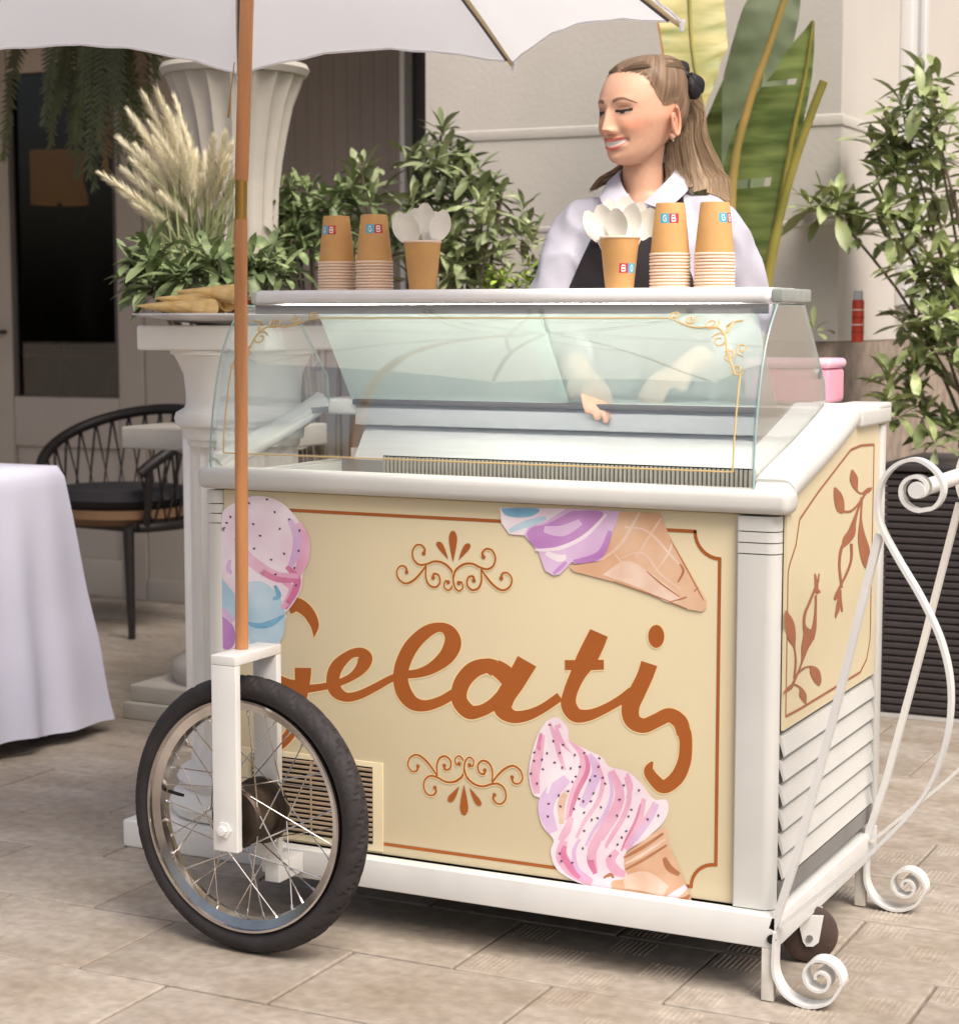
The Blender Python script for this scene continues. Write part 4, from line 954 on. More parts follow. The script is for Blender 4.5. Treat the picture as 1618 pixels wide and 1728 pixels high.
for j in range(NR+1):
    t = j/NR
    for i, (x, y, u) in enumerate(per):
        cor = max(0, 1-min(u, 1-u)/.16)**1.5       # corner cascade
        side = i/NP*4
        fold = math.sin(i*.26+t*.5)*.018+math.sin(i*.11+1.3)*.02+math.sin(i*.61+.5+t)*.008+noise.noise(Vector((i*.12, t*3, 0)))*.014
        out = (.012+.055*t+fold*t*1.0+.06*cor*t) if t > .02 else .002
        L = math.hypot(x, y); nx, ny = (x/L, y/L)
        if cor < .3:
            k_ = int(side) % 4; nx, ny = [(0, -1), (1, 0), (0, 1), (-1, 0)][k_]
        else:
            k_ = int(side) % 4; n0 = [(0, -1), (1, 0), (0, 1), (-1, 0)][k_]; w_ = min(1, (cor-.3)/.4); nx, ny = n0[0]*(1-w_)+nx*w_, n0[1]*(1-w_)+ny*w_
        hem = .035+.03*math.sin(i*.085+2)+.02*math.sin(i*.2)-.03*cor
        z = .7545+.004*(1 if j == 0 else 0)-(.73-max(.012, hem))*t if j else .757
        rr_ = .004*(j == 0)
        vs.append((x+nx*(out-rr_), y+ny*(out-rr_), z))
for j in range(NR):
    for i in range(NP): fs.append((j*NP+i, j*NP+(i+1) % NP, (j+1)*NP+(i+1) % NP, (j+1)*NP+i))
fs.append(tuple(range(NP)))
tc_ = MB().add(vs, fs).build('tablecloth', M_cloth, loc=(-2.80, .68, 0), sharp=70)
tag(tc_, 'pale lilac white tablecloth hanging to the ground at far left', 'tablecloth')

M_rattan = mat('black_rattan', (34, 30, 30), rough=.5, var=.2, scale=40)
chx = thing('rattan_chair', 'black corded tub chair with dark cushion behind the clothed table', 'chair', (-3.42, 2.72, 0), R(-8))
def hs(t, rx=.29, ry=.28): a = PI*(-.18+1.36*t); return rx*math.cos(a), ry*math.sin(a)
rail = []
for i in range(41):
    t = i/40; x, y = hs(t); z = .60+.21*math.sin(PI*min(1, max(0, t)))**.8; rail.append((x*(1.06), y*1.05, z))
MB().tube(rail, .021, 10).build('back_rail', M_rattan, chx)
seat = [(hs(i/40, .27, .26)[0], hs(i/40, .27, .26)[1], .40) for i in range(41)]; seat += [seat[0]]
MB().tube(seat, .018, 10).build('seat_ring', M_rattan, chx)
for i in range(0, 10):
    a_, b_ = rail[i*4], rail[min(40, i*4+4)]; s0 = seat[i*4+2]
    MB().tube([a_, s0, b_], .005, 6).build('cord', M_rattan, chx)
    if i < 9: MB().tube([rail[i*4+2], seat[i*4+4], rail[i*4+6]], .005, 6).build('cord', M_rattan, chx)
for i in (1, 39): MB().tube([rail[i], (rail[i][0]*.97, rail[i][1]*1.0, .48), seat[min(i, 39)]], .015, 10).build('arm_post', M_rattan, chx)
for sx, sy in ((-.2, -.16), (.2, -.16), (-.17, .2), (.17, .2)): MB().tube([(sx, sy, .40), (sx*1.18, sy*1.2, .002)], [.018, .013], 10).build('leg', M_rattan, chx)
MB().lathe([(0, .405), (.24, .405), (.262, .43), (.25, .46), (0, .465)], 40, cap=False, sy=.95).build('cushion', mat('tan_cushion', (112, 84, 60), rough=.9, var=.1), chx)
MB().lathe([(0, .466), (.235, .466), (.26, .495), (.24, .53), (0, .545)], 40, cap=False, sy=.95).build('seat_pad', mat('charcoal_pad', (42, 40, 44), rough=.9, var=.15), chx)
# ================================================================== PLANTS
def leaf_mat(name, c, c2, rnd=.34, rough=.42):
    m = mat(name, c, rough=rough, var=.15, scale=3, c2=c2, rnd=rnd, spec=.45); return m
def leafshape(nl=5, wmax=.16, fold=.05, droop=.12):
    b = MB(); vs = []; fs = []
    for i in range(nl+1):
        t = i/nl; wd = wmax*(math.sin(PI*(t**1.35)*.97+.03))**.8 if 0 < t < 1 else .012
        z = -droop*t*t+.03*math.sin(PI*t)
        vs += [(t, -wd, z+fold*wd/wmax), (t, 0, z), (t, wd, z+fold*wd/wmax)]
    for i in range(nl): a = i*3; fs += [(a, a+1, a+4, a+3), (a+1, a+2, a+5, a+4)]
    return vs, fs
LEAVES = [leafshape(5, .15, .04, .10), leafshape(5, .17, .05, .22), leafshape(5, .13, .03, .02)]
def leaf_matrix(base, d, roll, L):
    d = d.normalized(); side = d.cross(Vector((0, 0, 1))); side = side.normalized() if side.length > 1e-3 else Vector((1, 0, 0))
    up = side.cross(d); q = Matrix.Rotation(roll, 3, d); side = q @ side; up = q @ up
    m = Matrix((d*L, side*L, up*L)).transposed().to_4x4(); m.translation = base; return m
def shrub(name, label, cat, base, tips, m, L=(.06, .095), nl=(7, 11), seed=1, keep=260, root=None, stem_m=None, group=None, spread=(-.35, 1.1), stems=True):
    random.seed(seed)
    t = root or thing(name, label, cat, base, 0, group)
    base = Vector(base)
    mats_ = []
    for tip, axis in tips:
        a0 = random.uniform(0, 6.3); n = random.randint(*nl)
        ax = axis.normalized(); o1 = ax.orthogonal().normalized(); o2 = ax.cross(o1)
        for k in range(n):
            a = a0+k*2.4; el = spread[0]+(spread[1]-spread[0])*(k/(n-1))+random.uniform(-.15, .15)
            d = (o1*math.cos(a)+o2*math.sin(a))*math.cos(el)+ax*math.sin(el)
            mats_.append((leaf_matrix(Vector(tip)-ax*.02*(1-k/n), d, random.uniform(-.5, .5), random.uniform(*L)*(1.05-.3*k/n)*random.choice((.7, .9, 1, 1, 1.1))), random.randrange(3)))
    mats_.sort(key=lambda q: (q[0].translation-CAM).length+random.uniform(-.04, .04))
    mes = []
    for vs, fs in LEAVES:
        o = MB().add(vs, fs).build('leaf', m, sharp=180); mes.append(o.data); bpy.data.objects.remove(o)
    inv = Matrix.Translation(-base)
    for mt, k in mats_[:keep]:
        o = link('leaf', mes[k], t); o.matrix_local = inv @ mt
    b = MB()
    for mt, k in mats_[keep:]:
        vs, fs = LEAVES[k]; b.add([inv @ mt @ Vector(v) for v in vs], fs)
    if b.v: o = b.build('foliage', m, t, sharp=180); o['kind'] = 'stuff'
    if stems:
        b = MB()
        for tip, axis in tips[::(6 if root is None and len(tips) > 115 else 3)]:
            p = Vector(tip)-base; foot = Vector((p.x*.22+random.uniform(-.03, .03), p.y*.22+random.uniform(-.03, .03), 0))
            mid = Vector((p.x*.6, p.y*.6, p.z*.55))+Vector((random.uniform(-.03, .03), random.uniform(-.03, .03), 0))
            b.tube(smooth_path([foot, mid, p-axis.normalized()*.05, p], 4), [.006]*3+[.0045]*6+[.0025]*4, 5)
        b.build('branches', stem_m or M_bark, t)
    return t
M_bark = mat('grey_bark', (112, 100, 84), rough=.9, var=.2, scale=20)
M_leaf_d = leaf_mat('dark_leaf', (82, 102, 62), (146, 160, 112))
M_leaf_m = leaf_mat('olive_leaf', (108, 124, 76), (172, 180, 136))
M_leaf_g = leaf_mat('fresh_leaf', (114, 132, 72), (178, 188, 132))
M_leaf_y = leaf_mat('lime_leaf', (120, 148, 44), (176, 196, 84))
def cloud(seed, boxes, n, up=.9):
    """rosette tips scattered in ellipsoids given as (photo x, photo y, depth y, rx, ry, rz)"""
    random.seed(seed); out = []
    tot = sum(b[6] for b in boxes)
    for px, py, yy, rx, ry, rz, wgt in boxes:
        c = on_plane(px, py, 1, yy)
        for k in range(int(n*wgt/tot)):
            while True:
                q = Vector((random.uniform(-1, 1), random.uniform(-1, 1), random.uniform(-1, 1)))
                if .25 < q.length < 1: break
            p = c+Vector((q.x*rx, q.y*ry, q.z*rz))
            out.append((p, Vector((q.x*.7, q.y*.7-.25, up+q.z*.3)).normalized()))
    return out
# middle shrub between the columns and the woman
ms = cloud(11, [(700, 330, 2.0, .26, .2, .14, 5), (760, 310, 2.05, .15, .12, .12, 3), (745, 240, 2.05, .07, .06, .05, .7), (820, 390, 1.95, .16, .15, .16, 4), (640, 420, 1.95, .3, .18, .14, 4), (780, 460, 1.9, .2, .15, .12, 3)], 112)
shrub('shrub', 'broad olive green shrub between the left cups and the woman', 'shrub', (-1.72, 2.02, 0), ms, M_leaf_m, seed=2, L=(.075, .115), nl=(6, 10))
ls = cloud(12, [(480, 400, 1.75, .2, .16, .18, 4), (560, 380, 1.8, .18, .14, .12, 3), (500, 330, 1.8, .16, .12, .07, 2), (440, 440, 1.6, .16, .12, .1, 2), (590, 330, 1.85, .06, .06, .05, .6)], 84)
shrub('shrub', 'dark green bush behind the umbrella pole and left cups', 'shrub', (-2.02, 1.95, 0), ls, M_leaf_d, seed=5, L=(.06, .095))
fs_ = cloud(13, [(290, 440, .98, .16, .07, .06, 3), (400, 450, .95, .15, .07, .06, 3), (460, 470, .98, .08, .06, .05, 1.5), (330, 475, .9, .2, .06, .035, 2.5), (260, 470, .95, .07, .05, .05, 1.5)], 46, .8)
shrub('shrub', 'dark spiky leaf clump just behind the plate of cones', 'shrub', (-1.62, .98, .72), fs_, M_leaf_d, seed=6, L=(.07, .11), nl=(8, 12), keep=300, spread=(-.3, .9))
gs = cloud(14, [(850, 470, 1.7, .07, .06, .045, 2), (905, 450, 1.7, .05, .05, .06, 2), (935, 480, 1.65, .05, .05, .05, 1)], 44)
shrub('shrub', 'small lime green plant low beside the woman', 'shrub', (-1.06, 1.7, 0), gs, M_leaf_y, seed=7, L=(.025, .045), keep=180)
# right shrub in the ribbed planter
M_planter = mat('charcoal_planter', (64, 58, 58), rough=.6, var=.12, scale=20)
pt = thing('planter', 'charcoal ribbed box planter at the right edge', 'planter', (-.06, 2.62, 0))
MB().box(-.37, .42, -.235, .25, .012, .715).build('box', M_planter, pt, smooth=False)
for k in range(34):
    z = .02+k*.0206
    MB().box(-.382, .432, -.247, .262, z, z+.0150, b=.003).build('rib', M_planter, pt, smooth=False)
MB().box(-.392, .442, -.257, .272, .722, .742, b=.004).build('rim', M_planter, pt)
MB().box(-.39, .44, -.25, .26, 0, .011).build('foot', mat('pale_foot', (190, 186, 182), rough=.6), pt, smooth=False)
MB().box(-.36, .41, -.22, .235, .716, .7285).build('soil', mat('soil', (60, 46, 36), rough=1, var=.4, scale=40), pt, smooth=False)
rs = cloud(15, [(1570, 170, 2.55, .09, .08, .09, 1.6), (1520, 210, 2.55, .13, .1, .07, 1.6), (1490, 270, 2.55, .14, .1, .10, 2.4), (1580, 290, 2.6, .14, .12, .16, 3.2), (1400, 360, 2.5, .09, .08, .06, 1.6), (1480, 370, 2.5, .13, .1, .06, 1.4), (1560, 420, 2.55, .18, .15, .13, 4), (1560, 530, 2.55, .16, .14, .14, 4), (1540, 640, 2.5, .11, .12, .12, 2.4), (1600, 600, 2.5, .12, .12, .16, 2.4), (1590, 730, 2.48, .10, .08, .05, 1), (1380, 545, 2.45, .03, .03, .02, .25)], 122)
shrub('shrub', 'tall glossy leaved shrub in the charcoal planter at right', 'shrub', (-.10, 2.62, .729), rs, M_leaf_g, seed=9, L=(.085, .13), nl=(6, 9), keep=300)

# ---- bird of paradise with big blades
M_blade = mat('banana_blade', (84, 104, 46), rough=.4, var=.18, scale=5, c2=(136, 150, 84), stretch=(1, 1, 6))
M_blade2 = mat('grey_green_blade', (118, 134, 100), rough=.45, var=.12, scale=5, c2=(158, 170, 138))
M_blade_y = mat('tan_green_blade', (130, 140, 74), rough=.45, var=.15, scale=5, c2=(186, 170, 106), stretch=(1, 1, 5))
M_stalk = mat('olive_stalk', (124, 124, 50), rough=.45, var=.15, scale=5, c2=(160, 146, 70))
M_stalk_o = mat('ochre_stalk', (140, 130, 66), rough=.5, var=.2, scale=4, c2=(172, 142, 80))
bp_ = thing('bird_of_paradise', 'tall bird of paradise plant with huge torn leaves behind the woman', 'plant', (0, 0, 0))
def blade(rib, wl, wr, yoff, m, edge=None, tears=(), seed=0, n=34, fold=.25, rm=None, ribw=(.012, .004)):
    """rib: photo trace of the midrib at real depth; wl, wr: half widths left and right (m) along it"""
    random.seed(seed)
    P = [on_plane(px, py, 1, yy) for px, py, yy in smooth_path(rib, 10)]; k = len(P)
    pts = [P[min(k-1, int(i*(k-1)/n))] for i in range(n+1)]
    def wid(tab, t):
        x = t*(len(tab)-1); i = min(int(x), len(tab)-2); return tab[i]+(tab[i+1]-tab[i])*(x-i)
    vs = []; fs = []; NA = 5
    for i, p in enumerate(pts):
        t = i/n; d = (pts[min(n, i+1)]-pts[max(0, i-1)]).normalized(); v = (p-CAM).normalized()
        s = v.cross(d).normalized()
        rip = .004*math.sin(i*1.9+seed)
        row = []
        for side, tab in ((-1, wl), (1, wr)):
            w_ = wid(tab, t)
            for a in range(1, NA+1):
                u = a/NA; row.append(p+s*side*w_*u+v*(fold*w_*u*u*(1 if side < 0 else -.6)+rip*u)+d*(-.25*w_*u))
        vs += [row[4], row[3], row[2], row[1], row[0], p, row[5], row[6], row[7], row[8], row[9]]
    for i in range(n):
        for j in range(10):
            if (i in tears or (i+1) in tears and False) and (j < 4): continue
            a = i*11+j; fs.append((a, a+1, a+12, a+11))
    o = MB().add(vs, fs).build('leaf_blade', m, bp_, sharp=180)
    kk = len(pts); MB().tube([q-(q-CAM).normalized()*.003 for q in pts], [ribw[0]+(ribw[1]-ribw[0])*i/(kk-1) for i in range(kk)], 8).build('midrib', rm or M_stalk, o)
    if edge:
        MB().tube([Vector(vs[i*11+(10 if edge > 0 else 0)]) for i in range(1, n)], .003, 5).build('dry_edge', mat('dry_edge', (160, 110, 60), rough=.8, var=.3), o)
    return o
blade([(1160, -180, 2.25), (1162, -60, 2.2), (1165, 40, 2.15), (1172, 110, 2.12), (1188, 182, 2.1)], [.03, .09, .10, .10, .004], [.03, .085, .092, .08, .004], 0, M_blade_y, edge=1, seed=1, fold=.2, ribw=(.006, .003))
blade([(1262, 360, 2.35), (1272, 260, 2.35), (1290, 120, 2.33), (1320, 0, 2.3), (1370, -120, 2.28)], [.02, .09, .115, .10, .02], [.015, .05, .07, .06, .01], 0, M_blade2, seed=2, fold=.25, rm=M_blade2, ribw=(.005, .003))
blade([(1215, 420, 2.45), (1222, 320, 2.45), (1232, 220, 2.45), (1250, 100, 2.43)], [.03, .09, .1, .02], [.05, .07, .06, .01], 0, M_blade, seed=6, fold=.2, ribw=(.005, .003))
blade([(1296, 470, 2.18), (1310, 380, 2.18), (1335, 240, 2.17), (1358, 130, 2.16), (1372, 34, 2.15)], [.01, .15, .185, .16, .09, .006], [.004, .012, .02, .022, .018, .004], 0, M_blade, seed=3, tears=(13, 25), fold=.35, rm=M_stalk, ribw=(.010, .004))
MB().tube(smooth_path([on_plane(px, py, 1, 2.12) for px, py in ((1228, 640), (1232, 480), (1236, 300), (1262, 180), (1300, 70), (1335, -40))], 8), [.016]*9+[.0145]*10+[.012]*10+[.010]*12, 12).build('stalk', M_stalk_o, bp_)
MB().tube(smooth_path([on_plane(px, py, 1, 2.1) for px, py in ((1268, 760), (1282, 560), (1302, 430), (1330, 310), (1362, 210), (1390, 136))], 8), [.017]*9+[.015]*10+[.012]*22, 12).build('stalk', M_stalk, bp_)
MB().tube(smooth_path([on_plane(px, py, 1, 2.18) for px, py in ((1270, 800), (1282, 640), (1296, 470))], 8), .013, 12).build('stalk', M_stalk, bp_)
for px, py in ((1228, 640), (1268, 760), (1270, 800)):
    t_ = on_plane(px, py, 1, 2.14); MB().tube([(t_.x, t_.y, 0), (t_.x, t_.y, t_.z+.05)], [.03, .018], 10).build('stalk', M_stalk, bp_)

# ---- plumed grass
M_plume = mat('cream_plume', (222, 212, 178), rough=.9, var=.08, scale=12, c2=(242, 234, 208), rnd=.08)
M_reed = mat('reed_green', (116, 128, 84), rough=.7, var=.2, scale=10, c2=(160, 164, 116))
pg = thing('plumed_grass', 'cream feathery plumed grass rising left of the umbrella pole', 'grass', on_plane(365, 560, 1, 1.2).to_tuple()); pgb = Vector(pg.location)
random.seed(21)
tips = [(245, 165), (268, 160), (296, 170), (222, 195), (205, 238), (178, 298), (232, 250), (214, 330), (225, 272), (258, 215), (300, 210), (285, 190), (318, 240), (360, 240), (378, 235), (388, 250), (345, 270), (275, 265), (290, 300), (250, 300), (235, 350), (315, 300), (370, 300), (395, 300), (262, 240), (330, 265), (212, 290), (306, 255), (340, 310), (280, 335), (240, 225), (382, 275)]
for i, (tx, ty) in enumerate(tips):
    yy = 1.2+random.uniform(-.08, .1)
    tip = on_plane(tx, ty, 1, yy)-pgb; foot = on_plane(330+(tx-300)*.18+random.uniform(-10, 10), 520, 1, 1.2)-pgb
    ctrl = foot.lerp(tip, .55)+Vector((0, 0, .07+.02*random.random()))+(Vector((.03, 0, 0)) if tx < 300 else Vector())
    path = [Vector(q) for q in smooth_path([foot, foot.lerp(ctrl, .6)+Vector((0, 0, .02)), ctrl, tip], 8)]
    st = MB().tube(path[:18], [.003]*18, 5); k = len(path)
    b = MB(); L = random.uniform(.45, .6)
    for h in range(380):
        f = 1-L*random.random()**.9; x = f*(k-1); j = min(int(x), k-2); p = path[j].lerp(path[j+1], x-j); d = (path[j+1]-path[j]).normalized()
        s = Vector((random.gauss(0, 1), random.gauss(0, 1), random.gauss(0, 1))); s = (s-d*s.dot(d)).normalized()
        e = .030*math.sin(PI*min(1, max(.06, (1-f)/L*.9+.08)))
        q = p+s*e*random.uniform(.5, 1)+d*.035; wv = s.cross(d)*.0019
        b.add([p-wv, p+wv, q], [(0, 1, 2)])
    o = b.build('plume', M_plume, pg, smooth=False); st.build('reed', M_reed, o)
b = MB()
for k in range(240):
    foot = on_plane(random.uniform(290, 390), 520, 1, 1.2+random.uniform(-.08, .1))-pgb; tx, ty = random.uniform(215, 420), random.uniform(270, 470)
    tip = on_plane(tx, ty, 1, 1.2+random.uniform(-.1, .12))-pgb; mid = foot.lerp(tip, .6)+Vector((0, 0, .05)); P = [Vector(q) for q in smooth_path([foot, mid, tip], 4)]
    wv = Vector((random.uniform(.5, 1), random.uniform(-.6, .6), 0)).normalized()*.0035
    for i in range(len(P)-1): b.add([P[i]-wv*(1-i/9), P[i]+wv*(1-i/9), P[i+1]+wv*(1-(i+1)/9), P[i+1]-wv*(1-(i+1)/9)], [(0, 1, 2, 3)])
o = b.build('grass_blades', M_reed, pg, smooth=False); o['kind'] = 'stuff'
gp = MB().lathe([(.06, 0), (.075, .05), (.085, .26), (.09, .28), (.08, .3), (.07, .28), (0, .27)], 32)
gp = tag(gp.build('flower_pot', M_stucco, loc=(pgb.x, pgb.y, pgb.z-.25)), 'white pot holding the plumed grass behind the pedestal', 'pot')
psd = MB().box(-.07, .07, -.07, .07, 0, pgb.z-.251, b=.01)
tag(psd.build('pot_stand', M_stucco, loc=(pgb.x, pgb.y, 0)), 'white block stand under the grass pot behind the pedestal', 'stand')

# ---- hanging fern basket under the added shade roof
M_fern = leaf_mat('fern_green', (48, 56, 30), (88, 94, 50), .2)
M_fern2 = leaf_mat('fern_brown', (80, 60, 36), (116, 92, 58), .2)
hb = on_plane(215, -60, 1, 2.25)
hf = thing('hanging_fern', 'dark green fern fronds trailing from above the glass door', 'fern', hb.to_tuple())
MB().lathe([(.05, -.1), (.12, -.06), (.15, .04), (.14, .05), (0, .03)], 28).build('basket', M_rattan, hf)
MB().tube([(0, 0, .03), (0, 0, max(.1, 2.62-hb.z))], .004, 6).build('hanging_wire', M_dark_gap, hf)
random.seed(31)
ft = [(75, 210), (100, 190), (130, 240), (150, 300), (118, 250), (160, 200), (190, 180), (210, 240), (225, 200), (170, 260), (85, 250), (240, 150), (200, 280), (265, 130), (140, 170), (105, 150), (220, 290), (180, 300), (160, 320), (250, 200), (130, 300), (235, 250), (5, 270), (20, 110)]
for i, (tx, ty) in enumerate(ft):
    tip = on_plane(tx, ty, 1, 2.2+random.uniform(-.12, .2))-hb
    mid = Vector((tip.x*.75, tip.y*.7, .02+tip.z*.25)); P = [Vector(q) for q in smooth_path([Vector((0, 0, .03)), mid, tip], 16)]
    b = MB(); b.tube(P, [.0028]*10+[.0018]*(len(P)-10), 4)
    for j in range(4, len(P)-1):
        d = (P[j+1]-P[j]).normalized(); s = d.cross(Vector((.445, -.896, .2))).normalized(); Lp = .036*math.sin(PI*min(1, .25+.75*j/len(P)))+.006
        for sg in (-1, 1):
            for sub in (0, .5):
                p = P[j].lerp(P[j+1], sub); q = p+s*sg*Lp+d*.022+Vector((random.uniform(-.006, .006),)*3); wv = d*.0065
                b.add([p-wv, p+wv, q+wv*.2, q-wv*.2, p.lerp(q, .5)+wv*1.1, p.lerp(q, .5)-wv*1.1], [(0, 1, 4, 5), (5, 4, 2, 3)])
    b.build('frond', M_fern2 if i % 6 == 5 else M_fern, hf, smooth=False)
# ================================================================== WOMAN
from mathutils.bvhtree import BVHTree
W0 = on_plane(1100, 300, 1, .76)
person = thing('person', 'smiling woman in white shirt and black apron standing behind the cart', 'person', (W0.x, .76, 0), YAW)
def interp(tab, x):
    if x <= tab[0][0]: return tab[0][1:]
    for i, (a, b) in enumerate(zip(tab, tab[1:])):
        if x <= b[0]:
            h = b[0]-a[0]; t = (x-a[0])/h; o = tab[max(0, i-1)]; e = tab[min(len(tab)-1, i+2)]; out = []
            for k in range(1, len(a)):
                m0 = (b[k]-o[k])/(b[0]-o[0]); m1 = (e[k]-a[k])/(e[0]-a[0])
                out.append((2*t**3-3*t*t+1)*a[k]+(t**3-2*t*t+t)*h*m0+(-2*t**3+3*t*t)*b[k]+(t**3-t*t)*h*m1)
            return tuple(out)
    return tab[-1][1:]
HT = [(-.112, .004, .046, .042), (-.110, .018, .060, .026), (-.104, .027, .0735, .008), (-.094, .0375, .0805, -.01), (-.08, .047, .0820, -.03), (-.06, .0565, .0835, -.055), (-.04, .0645, .085, -.075),
      (-.02, .0715, .0865, -.088), (0, .0735, .0875, -.095), (.03, .0740, .0845, -.100), (.06, .0705, .071, -.099), (.085, .061, .050, -.091), (.10, .049, .029, -.079), (.110, .032, .004, -.060), (.1145, .012, -.020, -.040), (.115, .002, -.028, -.032)]
def gss(x, z, cx, cz, sx, sz): return math.exp(-((x-cx)/sx)**2-((z-cz)/sz)**2)
def zm(x): return -.0665+6.0*x*x
def head_point(a, z, off=0.):
    wd, yf, yb = interp(HT, z); wd += off; yf += off; yb -= off
    yc = (yf+yb)/2-.01; sa, ca = math.sin(a), math.cos(a)
    e = .88 if ca > 0 else 1.
    x = wd*math.copysign(abs(sa)**e, sa); y = yc+((yf-yc) if ca > 0 else (yc-yb))*math.copysign(abs(ca)**e, ca)
    if ca > .05:
        f = min(1, ca*2.2); X = abs(x)
        dn = 0
        if off == 0.:
            hz = max(0, min(1, (.008-z)/.044))
            if z > -.05: dn += (.004+.0185*hz**1.2)*math.exp(-(x/(.0065+.0045*hz))**2)*(1 if z > -.036 else max(0, 1-((-.036-z)/.011)**1.5))*max(0, min(1, (.02-z)/.02))
            dn += .0085*gss(X, z, .0125, -.041, .0062, .0065)
            dn -= .0045*gss(X, z, .0055, -.0475, .003, .003)
            dn += .0035*gss(X, z, .03, .019, .018, .008)
            dn -= .0095*gss(X, z, .031, .001, .0150, .0105)
            dn += .0065*gss(X, z, .0315, -.002, .0118, .0065)
            dn += .0075*gss(X, z, .043, -.036, .0165, .016)
            dn -= .0028*gss(X, z, .030, -.058, .006, .012)
            m_ = 1-min(1, (x/.0335)**2); u = z-zm(x)
            dn += m_*(.0050*math.exp(-((u-.0082)/.0036)**2)+.0056*math.exp(-((u+.0088)/.0046)**2)-.0030*math.exp(-(u/.0042)**2))
            dn -= .0035*gss(X, z, .0305, -.060, .004, .005)
            dn += .0045*gss(x, z, 0, -.098, .014, .010)-.002*gss(x, z, 0, -.083, .02, .005)
        y += dn*f
    return Vector((x, y, z))
SK = Vector(lin((226, 178, 150))); BLU = Vector(lin((220, 146, 118))); LIP = Vector(lin((206, 112, 102))); TEE = Vector(lin((240, 234, 226))); BRW = Vector(lin((84, 60, 46))); LASH = Vector(lin((38, 28, 28))); SHD = Vector(lin((186, 136, 116))); HAIR = Vector(lin((112, 88, 70)))
def hairline(a):
    a = abs(a); return interp([(0, .082), (.5, .079), (.8, .070), (1.05, .050), (1.25, .022), (1.4, .006), (1.75, .006), (1.95, -.045), (2.4, -.08), (3.2, -.085)], a)[0]
def sm(e0, e1, x): t = max(0, min(1, (x-e0)/(e1-e0))); return t*t*(3-2*t)
def skin_color(a, p):
    x, y, z = p; X = abs(x); c = SK.copy(); front = y > .03
    if front:
        c = c.lerp(BLU, .75*gss(X, z, .046, -.030, .02, .016)); c = c.lerp(BLU, .35*gss(x, z, 0, -.038, .012, .01)); c = c.lerp(BLU, .2*gss(x, z, 0, -.1, .02, .02))
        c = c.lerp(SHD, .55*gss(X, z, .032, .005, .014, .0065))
        # brow
        if .010 < X < .054:
            t = (X-.010)/.044; zb = .0165+.0075*math.sin(PI*min(1, t*.85+.1))-.005*max(0, t-.6)/.4; th = .0040*(1-.7*max(0, t-.3)/.7)
            c = c.lerp(BRW, .85*(1-sm(th*.6, th*1.4, abs(z-zb)))*sm(0, .08, t))
        # lowered lids with lash line
        if .0155 < X < .0475:
            t = (X-.0155)/.032; ze = .0000-.0012*math.sin(PI*t)**.8+.0012*t; zo = ze-.0062*math.sin(PI*min(1, max(0, t)))**.7
            if zo < z < ze: c = Vector(lin((196, 184, 178))).lerp(Vector(lin((52, 40, 36))), 1-sm(.0048, .0060, math.hypot(X-.0300, z-ze+.0016)))
            c = c.lerp(LASH, .45*(1-sm(.0004, .0014, abs(z-zo))))
            c = c.lerp(LASH, 1-sm(.0020, .0034+.0010*t, abs(z-ze)))
            c = c.lerp(LASH, .35*(1-sm(.0004, .0012, abs(z-(.0085*math.sin(PI*t)+.0005)))))
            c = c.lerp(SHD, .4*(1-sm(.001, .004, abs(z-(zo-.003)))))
        # mouth, open smile
        hw = .0325
        if X < hw+.003:
            m_ = max(0, 1-(x/hw)**2); u = z-zm(x)
            up_t, up_b = .0046+.0080*m_**.55, .0046*m_**.6; lo_t, lo_b = -.0060*m_**.6, -.0060*m_**.6-.0092*m_**.75
            if m_ > 0:
                if up_b <= u <= up_t: c = c.lerp(LIP, sm(0, .0012, up_t-u)*.92)
                elif lo_b <= u <= lo_t: c = c.lerp(LIP*1.12, sm(0, .0014, u-lo_b)*.95)
                elif lo_t < u < up_b: c = TEE.lerp(LASH, .5*sm(.72, .95, X/hw)) if True else c
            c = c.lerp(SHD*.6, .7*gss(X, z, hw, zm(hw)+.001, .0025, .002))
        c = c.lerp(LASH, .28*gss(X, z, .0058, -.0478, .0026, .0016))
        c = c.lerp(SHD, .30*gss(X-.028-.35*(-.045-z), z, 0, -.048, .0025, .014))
    zl = hairline(a); c = c.lerp(HAIR, sm(zl-.004, zl+.010, z+.003*math.sin(a*40)))
    return c
def head_mesh():
    b = MB(); angs = [(-1+2*i/150)*1.45 for i in range(151)]+[1.45+(2*PI-2.9)*i/50 for i in range(1, 50)]
    zs = [-.112+.227*i/210 for i in range(211)]; n = len(angs); vs = []; fs = []; cs = []
    for z in zs:
        for a in angs:
            p = head_point(a, z); vs.append(p); aa = (a+PI) % (2*PI)-PI; cs.append(tuple(skin_color(aa, p)))
    for i in range(len(zs)-1):
        for j in range(n): fs.append((i*n+j, i*n+(j+1) % n, (i+1)*n+(j+1) % n, (i+1)*n+j))
    fs += [tuple(range(n))[::-1], tuple((len(zs)-1)*n+j for j in range(n))]
    b.add(vs, fs); b.c = cs; return b
HM = Matrix.Translation((-.026, -.005, 1.598)) @ Matrix.Rotation(R(130), 4, 'Z') @ Matrix.Rotation(R(-5), 4, 'X') @ Matrix.Diagonal((1.06, 1.07, 1.0, 1))
hb_ = head_mesh()
